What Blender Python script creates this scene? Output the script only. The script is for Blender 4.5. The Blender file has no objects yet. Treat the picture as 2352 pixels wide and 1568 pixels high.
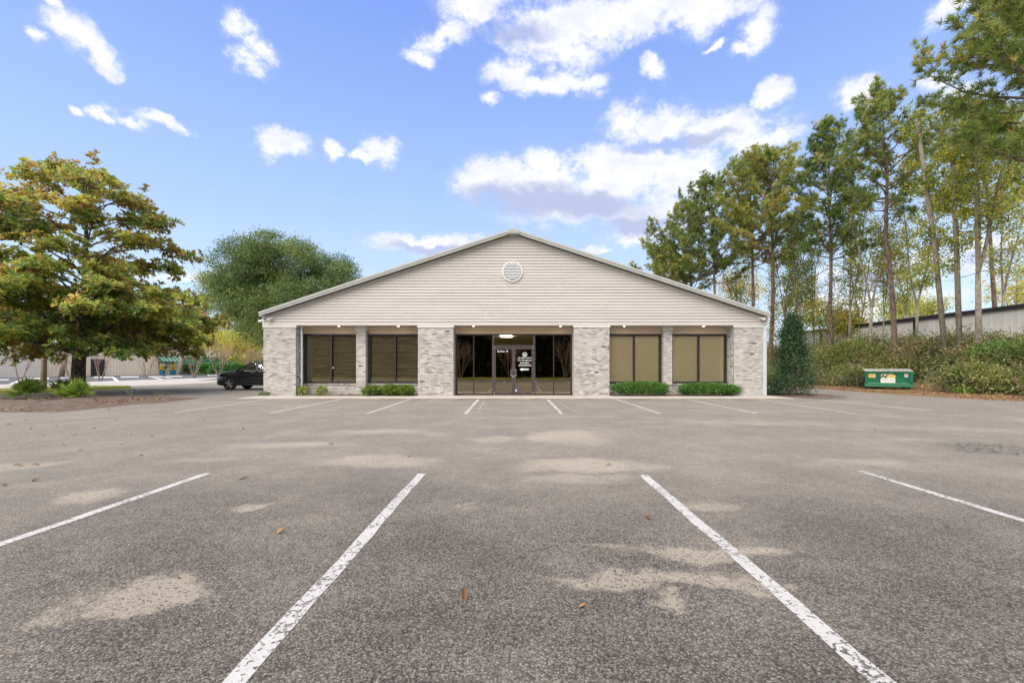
import bpy, math, random
import numpy as np
from mathutils import Vector, Matrix
R = math.radians
random.seed(7)
rng = np.random.default_rng(11)
S = bpy.context.scene
C = S.collection

# ------------------------------------------------------------------ camera
CAM_H, F = 1.36, 1045.0            # metres; focal length in units of a picture 2352 wide
UX, VY = 1190.0, 842.0             # the vanishing point of the lot's lines
cam = bpy.data.cameras.new('camera')
cam.lens, cam.sensor_width = 36.0 * F / 2352.0, 36.0
cam.shift_x = -(UX - 1176.0) / 2352.0
cam.shift_y = (VY - 784.0) / 2352.0
cam.clip_start, cam.clip_end = 0.05, 3000
co = bpy.data.objects.new('camera', cam)
co.location = (0, 0, CAM_H)
co.rotation_euler = (R(90), 0, 0)
C.objects.link(co)
S.camera = co

# ------------------------------------------------------------------ light, exposure
SUN_EL, SUN_AZ = 54.0, 218.0       # sun behind the camera's left shoulder, veiled
S.view_settings.view_transform = 'Standard'
S.view_settings.look = 'None'
S.view_settings.exposure = 1.95
S.view_settings.gamma = 1.0
S.view_settings.use_curve_mapping = False
sl = bpy.data.lights.new('sun', 'SUN')
sl.energy, sl.angle, sl.color = 1.5, R(85), (1.0, 0.905, 0.785)
so = bpy.data.objects.new('sun', sl)
C.objects.link(so)
az, el = R(SUN_AZ), R(SUN_EL)
to_sun = Vector((math.sin(az) * math.cos(el), math.cos(az) * math.cos(el), math.sin(el)))
so.rotation_euler = to_sun.to_track_quat('Z', 'Y').to_euler()
so.location = to_sun * 60


class NT:
    """small helper to write node trees"""
    def __init__(s, tree):
        s.t = tree
        s.n, s.l = tree.nodes, tree.links

    def node(s, typ, **kw):
        nd = s.n.new(typ)
        for k, v in kw.items():
            setattr(nd, k, v)
        return nd

    def put(s, sock, v):
        if hasattr(v, 'links'):
            s.l.new(v, sock)
        elif v is not None:
            sock.default_value = v

    def m(s, op, a, b=None, c=None, clamp=False):
        nd = s.node('ShaderNodeMath', operation=op, use_clamp=clamp)
        for i, v in enumerate((a, b, c)):
            if v is not None:
                s.put(nd.inputs[i], v)
        return nd.outputs[0]

    def mix(s, f, a, b, blend='MIX'):
        nd = s.node('ShaderNodeMix', data_type='RGBA', blend_type=blend)
        s.put(nd.inputs[0], f)
        s.put(nd.inputs[6], a if hasattr(a, 'links') else (*a, 1)[:4])
        s.put(nd.inputs[7], b if hasattr(b, 'links') else (*b, 1)[:4])
        return nd.outputs[2]

    def noise(s, vec, scale, detail=4, rough=0.55, dist=0.0):
        nd = s.node('ShaderNodeTexNoise')
        s.put(nd.inputs['Vector'], vec)
        nd.inputs['Scale'].default_value = scale
        nd.inputs['Detail'].default_value = detail
        nd.inputs['Roughness'].default_value = rough
        nd.inputs['Distortion'].default_value = dist
        return nd.outputs['Fac']

    def ss(s, x, lo, hi, a=0.0, b=1.0):
        nd = s.node('ShaderNodeMapRange', interpolation_type='SMOOTHSTEP')
        s.put(nd.inputs[0], x)
        for i, v in enumerate((lo, hi, a, b)):
            nd.inputs[i + 1].default_value = v
        return nd.outputs[0]

    def ramp(s, f, stops):
        nd = s.node('ShaderNodeValToRGB')
        s.put(nd.inputs[0], f)
        e = nd.color_ramp.elements
        while len(e) < len(stops):
            e.new(0.5)
        for i, (p, c) in enumerate(stops):
            e[i].position, e[i].color = p, (*c, 1)
        return nd.outputs[0]

    def blob(s, vec, loc, rot, scale):
        mp = s.node('ShaderNodeMapping', vector_type='TEXTURE')
        s.put(mp.inputs[0], vec)
        mp.inputs[1].default_value = loc
        mp.inputs[2].default_value = (0, 0, rot)
        mp.inputs[3].default_value = scale
        g = s.node('ShaderNodeTexGradient', gradient_type='SPHERICAL')
        s.l.new(mp.outputs[0], g.inputs[0])
        return g.outputs['Fac']


# ------------------------------------------------------------------ sky
W = bpy.data.worlds.new('World')
S.world = W
W.use_nodes = True
W.node_tree.nodes.clear()
t = NT(W.node_tree)
sky = t.node('ShaderNodeTexSky', sky_type='NISHITA')
sky.sun_disc = False
sky.sun_elevation, sky.sun_rotation = R(SUN_EL), R(SUN_AZ)
sky.air_density, sky.dust_density, sky.ozone_density = 1.0, 1.0, 2.0
geo = t.node('ShaderNodeTexCoord')
dirv = geo.outputs['Generated']
sx = t.node('ShaderNodeSeparateXYZ')
t.l.new(dirv, sx.inputs[0])
azs = t.m('ARCTAN2', sx.outputs[0], sx.outputs[1])
els = t.m('ARCSINE', sx.outputs[2])
ae = t.node('ShaderNodeCombineXYZ')
t.l.new(azs, ae.inputs[0]); t.l.new(els, ae.inputs[1])
# uneven edges for the clouds: the sky direction warped by noise
wn = t.node('ShaderNodeTexNoise'); wn.inputs['Scale'].default_value = 15.0; wn.inputs['Detail'].default_value = 5
wn.inputs['Roughness'].default_value = 0.6
t.l.new(dirv, wn.inputs['Vector'])
wv = t.node('ShaderNodeVectorMath', operation='SUBTRACT'); t.l.new(wn.outputs['Color'], wv.inputs[0]); wv.inputs[1].default_value = (0.5, 0.5, 0.5)
ws = t.node('ShaderNodeVectorMath', operation='SCALE'); t.l.new(wv.outputs[0], ws.inputs[0]); ws.inputs['Scale'].default_value = 0.075
wa = t.node('ShaderNodeVectorMath', operation='ADD'); t.l.new(ae.outputs[0], wa.inputs[0]); t.l.new(ws.outputs[0], wa.inputs[1])
wa2 = t.node('ShaderNodeVectorMath', operation='MULTIPLY'); t.l.new(wa.outputs[0], wa2.inputs[0]); wa2.inputs[1].default_value = (1, 1, 0)
wae = wa2.outputs[0]


def azel(u, v):
    return math.atan((u - UX) / F), math.atan((VY - v) / math.hypot(u - UX, F))


def cloud_field(items):
    acc = None
    for (u, v, ru, rv, rot) in items:
        a, e = azel(u, v)
        a1, _ = azel(u + ru, v); _, e1 = azel(u, v - rv)
        g = t.blob(wae, (a, e, 0), R(rot), (max(abs(a1 - a), .01) * 1.36, max(abs(e1 - e), .008) * 1.36, 1))
        acc = g if acc is None else t.m('MAXIMUM', acc, g)
    return acc


CL = [(145, 65, 56, 42, 0), (190, 90, 62, 46, 0), (235, 125, 52, 38, 0), (80, 95, 22, 26, 0), (545, 65, 40, 42, 0), (585, 100, 48, 44, 0), (570, 140, 46, 32, 0), (120, 5, 50, 14, -10),
      (240, 268, 36, 18, 0), (302, 278, 50, 24, -10), (380, 286, 62, 20, 0), (180, 262, 24, 13, 0),
      (645, 332, 62, 32, 0), (872, 340, 40, 34, 0), (828, 354, 44, 14, 0), (762, 345, 26, 24, 0),
      (1085, 15, 95, 50, 0), (1020, 85, 90, 40, 20), (965, 125, 50, 26, 0), (1250, 70, 150, 70, 0), (1430, 40, 210, 70, 0), (1610, 25, 170, 55, 0),
      (1735, 70, 50, 60, 0), (1310, 120, 80, 55, 0), (1700, 112, 42, 20, 0), (1640, 105, 25, 12, 0),
      (1170, 168, 66, 36, 0), (1270, 192, 120, 30, 0), (1345, 195, 55, 30, 0), (1128, 232, 22, 18, 0),
      (1440, 275, 55, 50, 0), (1520, 290, 100, 46, 0), (1640, 295, 120, 48, 0), (1750, 330, 110, 34, 0), (1710, 300, 120, 40, 0),
      (1120, 415, 85, 48, 0), (1250, 425, 170, 60, 0), (1410, 415, 200, 75, 0), (1570, 400, 130, 60, 0), (1330, 480, 190, 45, 0), (1480, 500, 150, 50, 0),
      (1230, 440, 180, 50, -5), (1090, 425, 60, 46, 0), (1160, 400, 60, 40, 0), (1260, 385, 80, 42, 0), (1390, 375, 90, 44, 0), (1520, 385, 90, 44, 0), (1500, 540, 120, 26, 0),
      (1500, 165, 34, 24, -30), (1772, 214, 42, 28, 20), (1965, 222, 56, 44, 0), (1990, 240, 44, 30, 0), (2165, 185, 66, 26, 0), (2215, 235, 70, 40, 0),
      (2200, 12, 80, 34, 15), (990, 562, 135, 22, 3), (1368, 577, 34, 11, 0), 
      (2010, 630, 260, 40, 3), (2290, 570, 150, 30, 3), (1950, 700, 260, 30, 0), (520, 640, 200, 16, 2), (30, 545, 110, 20, 0)]
GR = [(1180, 465, 170, 42, -4), (1330, 470, 200, 45, -8), (1460, 520, 130, 26, -4), (990, 574, 120, 12, 0), (1180, 75, 120, 30, 0), (1560, 330, 160, 20, 0),
      (2010, 640, 200, 22, 0), (2300, 585, 120, 18, 0), (1560, 548, 90, 12, 0)]
fld = cloud_field(CL)
grey = cloud_field(GR)
# clouds all round out of view, their cover made heavier to add ambient light
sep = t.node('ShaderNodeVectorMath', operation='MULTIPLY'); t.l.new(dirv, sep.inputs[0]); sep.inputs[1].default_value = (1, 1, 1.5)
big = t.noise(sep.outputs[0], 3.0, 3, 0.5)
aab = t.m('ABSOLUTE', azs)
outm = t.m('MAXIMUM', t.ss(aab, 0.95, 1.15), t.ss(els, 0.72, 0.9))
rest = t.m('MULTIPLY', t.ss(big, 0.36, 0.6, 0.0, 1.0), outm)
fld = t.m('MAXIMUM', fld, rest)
n1 = t.noise(sep.outputs[0], 13.0, 9, 0.58, 0.0)
n2 = t.noise(sep.outputs[0], 55.0, 6, 0.65, 0.2)
dn = t.m('ADD', t.m('MULTIPLY', t.m('SUBTRACT', n1, 0.5), 1.5), t.m('MULTIPLY', t.m('SUBTRACT', n2, 0.5), 0.9))
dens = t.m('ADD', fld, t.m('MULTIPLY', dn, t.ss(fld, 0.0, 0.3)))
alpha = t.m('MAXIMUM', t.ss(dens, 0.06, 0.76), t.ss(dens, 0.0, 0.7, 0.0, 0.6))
# clear sky: Nishita, its gradient pulled to the hazy periwinkle of this day
elev = t.m('DIVIDE', els, 0.75, clamp=True)
K = 2 ** -1.95
def lin(r, g, b):
    f = lambda c: ((c / 255 + 0.055) / 1.055) ** 2.4 if c > 10 else c / 255 / 12.92
    return (f(r) * K * 10, f(g) * K * 10, f(b) * K * 10)
grad = t.ramp(elev, [(0.0, lin(222, 236, 253)), (0.2, lin(205, 229, 254)), (0.45, lin(178, 207, 254)), (0.7, lin(152, 184, 252)), (1.0, lin(122, 155, 249))])
clear = t.mix(0.9, sky.outputs[0], grad)
white = tuple(c_ * 1.12 for c_ in lin(252, 252, 253))
shade = lin(186, 196, 232)
gf = t.m('MULTIPLY', t.ss(t.m('ADD', grey, t.m('MULTIPLY', dn, 0.35)), 0.05, 0.7), 0.9)
gf2 = t.m('MAXIMUM', gf, t.ss(n1, 0.4, 0.7, 0.0, 0.34))
ccol = t.mix(gf2, white, shade)
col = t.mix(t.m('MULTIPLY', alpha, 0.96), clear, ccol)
below = t.ss(sx.outputs[2], -0.03, 0.0)
col = t.mix(below, (0.9, 0.86, 0.8), col)
bg = t.node('ShaderNodeBackground')
t.l.new(col, bg.inputs[0])
bg.inputs[1].default_value = 0.1
wo = t.node('ShaderNodeOutputWorld')
t.l.new(bg.outputs[0], wo.inputs[0])
W.cycles.sampling_method = 'MANUAL'
W.cycles.sample_map_resolution = 512


# ------------------------------------------------------------------ helpers
def G(u, v):
    tt = v - VY
    return Vector(((u - UX) * CAM_H / tt, CAM_H * F / tt, 0))


def P(u, v, Y):
    return Vector(((u - UX) / F * Y, Y, CAM_H + (VY - v) / F * Y))


WL = {}


def wloc(o):
    return WL.get(o.name, Vector((0, 0, 0))) if o else Vector((0, 0, 0))


def tag(o, label=None, cat=None, group=None, kind=None):
    if label: o['label'] = label
    if cat: o['category'] = cat
    if group: o['group'] = group
    if kind: o['kind'] = kind
    return o


def thing(name, label, cat, loc=(0, 0, 0), group=None, rz=0.0):
    o = bpy.data.objects.new(name, None)
    o.empty_display_size = 0.3
    o.location = loc
    o.rotation_euler = (0, 0, rz)
    C.objects.link(o)
    WL[o.name] = Vector(loc)
    return tag(o, label, cat, group)


def finish(me, name, mat, parent, V, base=False, smooth=False):
    """vertices were given in world space; put the origin at the middle (or base) of the piece"""
    lo, hi = V.min(0), V.max(0)
    c = (lo + hi) / 2
    if base or parent is None:
        c[2] = lo[2]
    co_ = (V - c).astype(np.float32)
    me.vertices.foreach_set('co', co_.ravel())
    me.update()
    if smooth:
        me.polygons.foreach_set('use_smooth', np.ones(len(me.polygons), bool))
    if mat:
        for mm in (mat if isinstance(mat, (list, tuple)) else [mat]):
            me.materials.append(mm)
    o = bpy.data.objects.new(name, me)
    C.objects.link(o)
    o.location = Vector(c) - wloc(parent)
    if parent: o.parent = parent
    WL[o.name] = Vector(c)
    return o


class MB:
    def __init__(s):
        s.v, s.f, s.mi, s.tint = [], [], [], []
        s.cur = 0

    def add(s, vs, fs, tint=None):
        b = len(s.v)
        s.v.extend([tuple(x) for x in vs])
        s.f.extend([tuple(b + i for i in f) for f in fs])
        s.mi.extend([s.cur] * len(fs))
        if tint is not None:
            s.tint.extend([tint] * len(vs))
        return s

    def box(s, x0, x1, y0, y1, z0, z1, tint=None):
        return s.add([(x0, y0, z0), (x1, y0, z0), (x1, y1, z0), (x0, y1, z0), (x0, y0, z1), (x1, y0, z1), (x1, y1, z1), (x0, y1, z1)],
                     [(0, 3, 2, 1), (4, 5, 6, 7), (0, 1, 5, 4), (1, 2, 6, 5), (2, 3, 7, 6), (3, 0, 4, 7)], tint)

    def bbox(s, x0, x1, y0, y1, z0, z1, b=0.01):
        """box with chamfered edges (octagon section in plan, tapered caps)"""
        def ring(z, i):
            a0, a1, c0, c1 = x0 + i, x1 - i, y0 + i, y1 - i
            return [(a0 + b, c0, z), (a1 - b, c0, z), (a1, c0 + b, z), (a1, c1 - b, z), (a1 - b, c1, z), (a0 + b, c1, z), (a0, c1 - b, z), (a0, c0 + b, z)]
        vs = ring(z0, b) + ring(z0 + b, 0) + ring(z1 - b, 0) + ring(z1, b)
        fs = [tuple(range(7, -1, -1)), tuple(range(24, 32))]
        for k in range(3):
            for i in range(8):
                j = (i + 1) % 8
                fs.append((k * 8 + i, k * 8 + j, k * 8 + 8 + j, k * 8 + 8 + i))
        return s.add(vs, fs)

    def extrude(s, poly, axis, a, b):
        """poly: 2-D points (counter-clockwise seen from +axis); axis 'y': (x,z); 'x': (y,z); 'z': (x,y)"""
        def pt(p, k):
            return {'y': (p[0], k, p[1]), 'x': (k, p[0], p[1]), 'z': (p[0], p[1], k)}[axis]
        n = len(poly)
        vs = [pt(p, a) for p in poly] + [pt(p, b) for p in poly]
        fs = [tuple(range(n)), tuple(range(2 * n - 1, n - 1, -1))]
        for i in range(n):
            j = (i + 1) % n
            fs.append((i, n + i, n + j, j))
        return s.add(vs, fs)

    def tube(s, path, rad, n=8, cap=True):
        path = [Vector(p) for p in path]
        if not hasattr(rad, '__len__'):
            rad = [rad] * len(path)
        vs, fs = [], []
        d0 = (path[1] - path[0]).normalized()
        up = Vector((0, 0, 1)) if abs(d0.z) < 0.9 else Vector((1, 0, 0))
        a = d0.cross(up).normalized()
        for i, p in enumerate(path):
            d = (path[min(i + 1, len(path) - 1)] - path[max(i - 1, 0)]).normalized()
            a = (a - d * a.dot(d))
            a = a.normalized() if a.length > 1e-6 else d.orthogonal().normalized()
            b = d.cross(a)
            for k in range(n):
                th = 2 * math.pi * k / n
                vs.append(p + (a * math.cos(th) + b * math.sin(th)) * rad[i])
        for i in range(len(path) - 1):
            for k in range(n):
                j = (k + 1) % n
                fs.append((i * n + k, i * n + j, i * n + n + j, i * n + n + k))
        if cap:
            fs.append(tuple(range(n - 1, -1, -1)))
            fs.append(tuple((len(path) - 1) * n + k for k in range(n)))
        return s.add(vs, fs)

    def lathe(s, prof, c, axis='z', n=24):
        """prof: (radius, offset along axis)"""
        vs, fs = [], []
        for (r, h) in prof:
            for k in range(n):
                th = 2 * math.pi * k / n
                a, b = r * math.cos(th), r * math.sin(th)
                vs.append({'z': (c[0] + a, c[1] + b, c[2] + h), 'y': (c[0] + a, c[1] + h, c[2] + b), 'x': (c[0] + h, c[1] + a, c[2] + b)}[axis])
        for i in range(len(prof) - 1):
            for k in range(n):
                j = (k + 1) % n
                fs.append((i * n + k, i * n + j, i * n + n + j, i * n + n + k))
        fs.append(tuple(range(n - 1, -1, -1)))
        fs.append(tuple((len(prof) - 1) * n + k for k in range(n)))
        return s.add(vs, fs)

    def mesh(s, name):
        me = bpy.data.meshes.new(name)
        me.from_pydata(s.v, [], s.f)
        if s.tint and len(s.tint) == len(s.v):
            at = me.attributes.new('tint', 'FLOAT', 'POINT')
            at.data.foreach_set('value', np.array(s.tint, np.float32))
        if any(s.mi):
            me.polygons.foreach_set('material_index', s.mi)
        return me

    def build(s, name, mat, parent=None, smooth=False, base=False):
        return finish(s.mesh(name), name, mat, parent, np.array(s.v, float), base, smooth)


def mesh_np(name, V, Fa, mat, parent=None, tint=None, base=False, smooth=False):
    V = np.asarray(V, float)
    Fa = np.asarray(Fa, np.int32)
    me = bpy.data.meshes.new(name)
    me.vertices.add(len(V))
    k = Fa.shape[1]
    me.loops.add(Fa.size)
    me.loops.foreach_set('vertex_index', Fa.ravel())
    me.polygons.add(len(Fa))
    me.polygons.foreach_set('loop_start', np.arange(0, Fa.size, k, dtype=np.int32))
    me.vertices.foreach_set('co', V.astype(np.float32).ravel())
    me.update(calc_edges=True)
    if tint is not None:
        at = me.attributes.new('tint', 'FLOAT', 'POINT')
        at.data.foreach_set('value', np.asarray(tint, np.float32))
    return finish(me, name, mat, parent, V, base, smooth)


def unit(a):
    return a / np.maximum(np.linalg.norm(a, axis=1, keepdims=True), 1e-9)


def rand_dirs(n, zb=0.0):
    d = rng.normal(size=(n, 3))
    d = unit(d)
    d[:, 2] += zb
    return unit(d)


class Leaves:
    """collects leaf blades (folded diamond, two triangles-pairs) with a tint each"""
    def __init__(s):
        s.V, s.T = [], []

    def add(s, base, d, nrm, L, Wd, tint):
        n = len(base)
        L = np.broadcast_to(np.asarray(L, float), (n,))[:, None]
        Wd = np.broadcast_to(np.asarray(Wd, float), (n,))[:, None]
        side = unit(np.cross(d, nrm))
        up = np.cross(side, d)
        mid = base + d * L * 0.5
        v = np.stack([base, mid + side * Wd * .5 + up * Wd * .22, base + d * L - up * L * .1, mid - side * Wd * .5 + up * Wd * .22], 1)
        s.V.append(v.reshape(-1, 3))
        s.T.append(np.repeat(np.broadcast_to(np.asarray(tint, float), (n,)), 4))

    def build(s, name, mat, parent=None):
        V = np.concatenate(s.V)
        Fa = np.arange(len(V), dtype=np.int32).reshape(-1, 4)
        # split each leaf along its midrib: two triangles
        tri = np.concatenate([Fa[:, [0, 1, 2]], Fa[:, [0, 2, 3]]])
        return mesh_np(name, V, tri, mat, parent, np.concatenate(s.T))


class Needles:
    def __init__(s):
        s.V, s.T = [], []

    def add(s, cen, axis, n, L, w, spread, tint):
        m = len(cen)
        ce = np.repeat(cen, n, 0)
        ax = np.repeat(axis, n, 0)
        d = unit(ax + rng.normal(size=(m * n, 3)) * spread)
        ln = L * rng.uniform(.65, 1.1, (m * n, 1))
        side = unit(np.cross(d, rng.normal(size=(m * n, 3)))) * w
        st = ce + d * ln * .08
        v = np.stack([st - side * .5, st + side * .5, ce + d * ln], 1)
        s.V.append(v.reshape(-1, 3))
        s.T.append(np.repeat(np.repeat(tint, n) + rng.normal(size=m * n) * .05, 3))

    def build(s, name, mat, parent=None):
        V = np.concatenate(s.V)
        return mesh_np(name, V, np.arange(len(V), dtype=np.int32).reshape(-1, 3), mat, parent, np.concatenate(s.T))


# ------------------------------------------------------------------ materials
def new_mat(name):
    m = bpy.data.materials.new(name)
    m.use_nodes = True
    m.node_tree.nodes.clear()
    k = NT(m.node_tree)
    out = k.node('ShaderNodeOutputMaterial')
    b = k.node('ShaderNodeBsdfPrincipled')
    k.l.new(b.outputs[0], out.inputs[0])
    pos = k.node('ShaderNodeNewGeometry').outputs['Position']
    return m, k, b, out, pos


def mat(name, col, rough=0.6, var=0.08, scale=6.0, metal=0.0, bump=0.0, bscale=60.0, coat=0.0, spec=0.5, stretch=None, obj=False):
    m, k, b, out, pos = new_mat(name)
    v = pos
    if stretch:
        mp = k.node('ShaderNodeMapping'); k.l.new(pos, mp.inputs[0]); mp.inputs[3].default_value = stretch
        v = mp.outputs[0]
    n = k.noise(v, scale, 5, .6)
    c = k.mix(k.ss(n, .3, .7), tuple(x * (1 - var) for x in col), tuple(min(1, x * (1 + var)) for x in col))
    if obj:
        oi = k.node('ShaderNodeObjectInfo')
        c = k.mix(k.m('MULTIPLY', oi.outputs['Random'], .12), c, (col[0] * .6, col[1] * .6, col[2] * .6))
    k.put(b.inputs['Base Color'], c)
    b.inputs['Roughness'].default_value = rough
    b.inputs['Metallic'].default_value = metal
    b.inputs['Coat Weight'].default_value = coat
    b.inputs['Coat Roughness'].default_value = .03
    b.inputs['Specular IOR Level'].default_value = spec
    if bump:
        bp = k.node('ShaderNodeBump'); bp.inputs['Strength'].default_value = bump; bp.inputs['Distance'].default_value = .01
        k.l.new(k.noise(v, bscale, 4, .6), bp.inputs['Height'])
        k.l.new(bp.outputs[0], b.inputs['Normal'])
    return m


def leaf_mat(name, stops, transl=.3, rough=.5, under=None, spec=.3):
    m, k, b, out, pos = new_mat(name)
    at = k.node('ShaderNodeAttribute', attribute_name='tint')
    c = k.ramp(at.outputs['Fac'], stops)
    if under:
        bf = k.node('ShaderNodeNewGeometry').outputs['Backfacing']
        c = k.mix(k.m('MULTIPLY', bf, .75), c, under)
    k.put(b.inputs['Base Color'], c)
    b.inputs['Roughness'].default_value = rough
    b.inputs['Specular IOR Level'].default_value = spec
    tr = k.node('ShaderNodeBsdfTranslucent')
    k.put(tr.inputs[0], c)
    mx = k.node('ShaderNodeMixShader'); mx.inputs[0].default_value = transl
    k.l.new(b.outputs[0], mx.inputs[1]); k.l.new(tr.outputs[0], mx.inputs[2])
    k.l.new(mx.outputs[0], out.inputs[0])
    return m


def glass_mat(name, tint=.25, warm=(1, .95, .85), refl=(1, 1, 1), add=.2):
    m, k, b, out, pos = new_mat(name)
    k.n.remove(b)
    tr = k.node('ShaderNodeBsdfTransparent'); tr.inputs[0].default_value = (tint * warm[0], tint * warm[1], tint * warm[2], 1)
    gl = k.node('ShaderNodeBsdfGlossy'); gl.inputs['Roughness'].default_value = 0.0
    gl.inputs[0].default_value = (*refl, 1)
    wv_ = k.noise(pos, 1.1, 2, .5)
    bp = k.node('ShaderNodeBump'); bp.inputs['Strength'].default_value = .05; bp.inputs['Distance'].default_value = .02
    k.l.new(wv_, bp.inputs['Height']); k.l.new(bp.outputs[0], gl.inputs['Normal'])
    fr = k.node('ShaderNodeFresnel'); fr.inputs[0].default_value = 1.6
    f2 = k.m('MULTIPLY', k.m('ADD', fr.outputs[0], add), 1.0, clamp=True)
    mx = k.node('ShaderNodeMixShader'); k.l.new(f2, mx.inputs[0])
    k.l.new(tr.outputs[0], mx.inputs[1]); k.l.new(gl.outputs[0], mx.inputs[2])
    k.l.new(mx.outputs[0], out.inputs[0])
    return m


def emit_mat(name, col, s):
    m, k, b, out, pos = new_mat(name)
    k.put(b.inputs['Base Color'], (*col, 1))
    k.put(b.inputs['Emission Color'], (*col, 1))
    b.inputs['Emission Strength'].default_value = s
    return m


def asphalt_mat():
    m, k, b, out, pos = new_mat('asphalt')
    xy = k.node('ShaderNodeVectorMath', operation='MULTIPLY'); k.l.new(pos, xy.inputs[0]); xy.inputs[1].default_value = (1, 1, 0)
    xy = xy.outputs[0]
    vo = k.node('ShaderNodeTexVoronoi', feature='F1'); vo.inputs['Scale'].default_value = 82; k.l.new(xy, vo.inputs['Vector'])
    vo2 = k.node('ShaderNodeTexVoronoi', feature='F1'); vo2.inputs['Scale'].default_value = 190; k.l.new(xy, vo2.inputs['Vector'])
    sc = k.node('ShaderNodeSeparateColor'); k.l.new(vo.outputs['Color'], sc.inputs[0])
    sc2 = k.node('ShaderNodeSeparateColor'); k.l.new(vo2.outputs['Color'], sc2.inputs[0])
    stone = k.ramp(sc.outputs[0], [(0, (.06, .056, .051)), (.25, (.19, .176, .159)), (.55, (.36, .332, .298)), (.78, (.48, .44, .388)), (.9, (.66, .605, .53)), (1, (.78, .72, .64))])
    fines = k.ramp(sc2.outputs[0], [(0, (.09, .085, .079)), (.6, (.3, .28, .256)), (1, (.5, .46, .415))])
    c = k.mix(.5, stone, fines)
    warmn = k.noise(xy, 30, 3)
    c = k.mix(k.m('MULTIPLY', k.ss(k.m('ADD', sc.outputs[1], 0), .9, .97), .4), c, (.26, .16, .1))
    gap = k.ss(vo.outputs['Distance'], .42, .7)
    c = k.mix(k.m('MULTIPLY', gap, .6), c, (.03, .028, .026))
    mo1 = k.noise(xy, 26, 3, .7); mo2 = k.noise(xy, 7, 3, .7)
    v3 = k.node('ShaderNodeTexVoronoi', feature='F1'); v3.inputs['Scale'].default_value = 40; k.l.new(xy, v3.inputs['Vector'])
    s3 = k.node('ShaderNodeSeparateColor'); k.l.new(v3.outputs['Color'], s3.inputs[0])
    v4 = k.node('ShaderNodeTexVoronoi', feature='F1'); v4.inputs['Scale'].default_value = 95; k.l.new(xy, v4.inputs['Vector'])
    s4 = k.node('ShaderNodeSeparateColor'); k.l.new(v4.outputs['Color'], s4.inputs[0])
    c = k.mix(k.ss(s3.outputs[0], .6, .8, 0, .2), c, (.07, .065, .06))
    c = k.mix(k.ss(s3.outputs[1], .7, .85, 0, .15), c, (.45, .415, .36))
    c = k.mix(k.ss(mo2, .52, .72, 0, .22), c, (.085, .078, .072))
    fleck = k.m('MULTIPLY', k.ss(s4.outputs[0], .84, .87), k.ss(v4.outputs['Distance'], .45, .32))
    c = k.mix(k.m('MULTIPLY', fleck, .85), c, (.7, .655, .58))
    # dust worked into the wheel paths and the aisle; sand washed into the low places
    lg = k.noise(xy, .16, 4, .6)
    md = k.noise(xy, .9, 5, .65)
    fn = k.noise(xy, 9, 4, .7)
    sp = k.node('ShaderNodeSeparateXYZ'); k.l.new(pos, sp.inputs[0])
    yy = k.m('ADD', sp.outputs[1], k.m('MULTIPLY', k.m('SUBTRACT', lg, .5), 7))
    aisle = k.m('MULTIPLY', k.ss(yy, 2.4, 7.5), 1.0)
    vm = k.ramp(k.m('ADD', k.m('MULTIPLY', md, .6), k.m('MULTIPLY', lg, .4)), [(.3, (.42, .415, .42)), (.5, (.65, .64, .63)), (.7, (.9, .875, .84))])
    c = k.mix(1.0, c, vm, 'MULTIPLY')
    dust = k.m('MULTIPLY', k.m('ADD', k.m('MULTIPLY', aisle, .5), k.ss(md, .42, .8, 0, .22)), k.ss(k.m('ADD', k.m('MULTIPLY', fn, .6), k.m('MULTIPLY', mo1, .4)), .66, .4, .5, 1.0), clamp=True)
    c = k.mix(dust, c, (.42, .385, .335))
    wvn = k.node('ShaderNodeTexNoise'); wvn.inputs['Scale'].default_value = 1.6; wvn.inputs['Detail'].default_value = 5; k.l.new(xy, wvn.inputs['Vector'])
    of = k.node('ShaderNodeVectorMath', operation='SUBTRACT'); k.l.new(wvn.outputs['Color'], of.inputs[0]); of.inputs[1].default_value = (.5, .5, .5)
    of2 = k.node('ShaderNodeVectorMath', operation='MULTIPLY'); k.l.new(of.outputs[0], of2.inputs[0]); of2.inputs[1].default_value = (1.0, .7, 0)
    wp = k.node('ShaderNodeVectorMath', operation='ADD'); k.l.new(xy, wp.inputs[0]); k.l.new(of2.outputs[0], wp.inputs[1])
    acc = None
    for (u, v, ru, rv, s_) in [(320, 1368, 165, 48, 1.0), (200, 1143, 110, 22, .8), (580, 1160, 55, 14, .8), (40, 1070, 90, 18, .7), (30, 1115, 90, 14, .4),
                               (870, 1058, 190, 20, .75), (640, 1022, 220, 11, .6), (880, 992, 180, 10, .6), (1130, 1008, 60, 10, .7),
                               (1320, 1002, 130, 22, .8), (1340, 1068, 230, 20, .85), (1330, 1100, 200, 16, .6), (1090, 1165, 110, 14, .4),
                               (1500, 1325, 300, 26, .85), (1600, 1268, 260, 20, .75), (1550, 1365, 60, 26, .7), (1690, 1335, 240, 16, .6),
                               (1640, 1160, 90, 18, .5), (1960, 1060, 200, 12, .5), (1700, 970, 320, 9, .5), (2150, 985, 260, 10, .45), (1250, 958, 300, 6, .4),
                               (480, 1055, 130, 10, .5), (330, 1095, 90, 12, .35), (1900, 1190, 90, 14, .35), (2050, 1010, 200, 10, .4)]:
        g = G(u, v)
        tt = v - VY
        bl = k.blob(wp.outputs[0], (g.x, g.y, 0), 0, (1.3 * ru * CAM_H / tt, 1.35 * CAM_H * F / tt ** 2 * rv, 1))
        bl = k.m('MULTIPLY', k.ss(bl, .0, .85), s_)
        acc = bl if acc is None else k.m('MAXIMUM', acc, bl)
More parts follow.
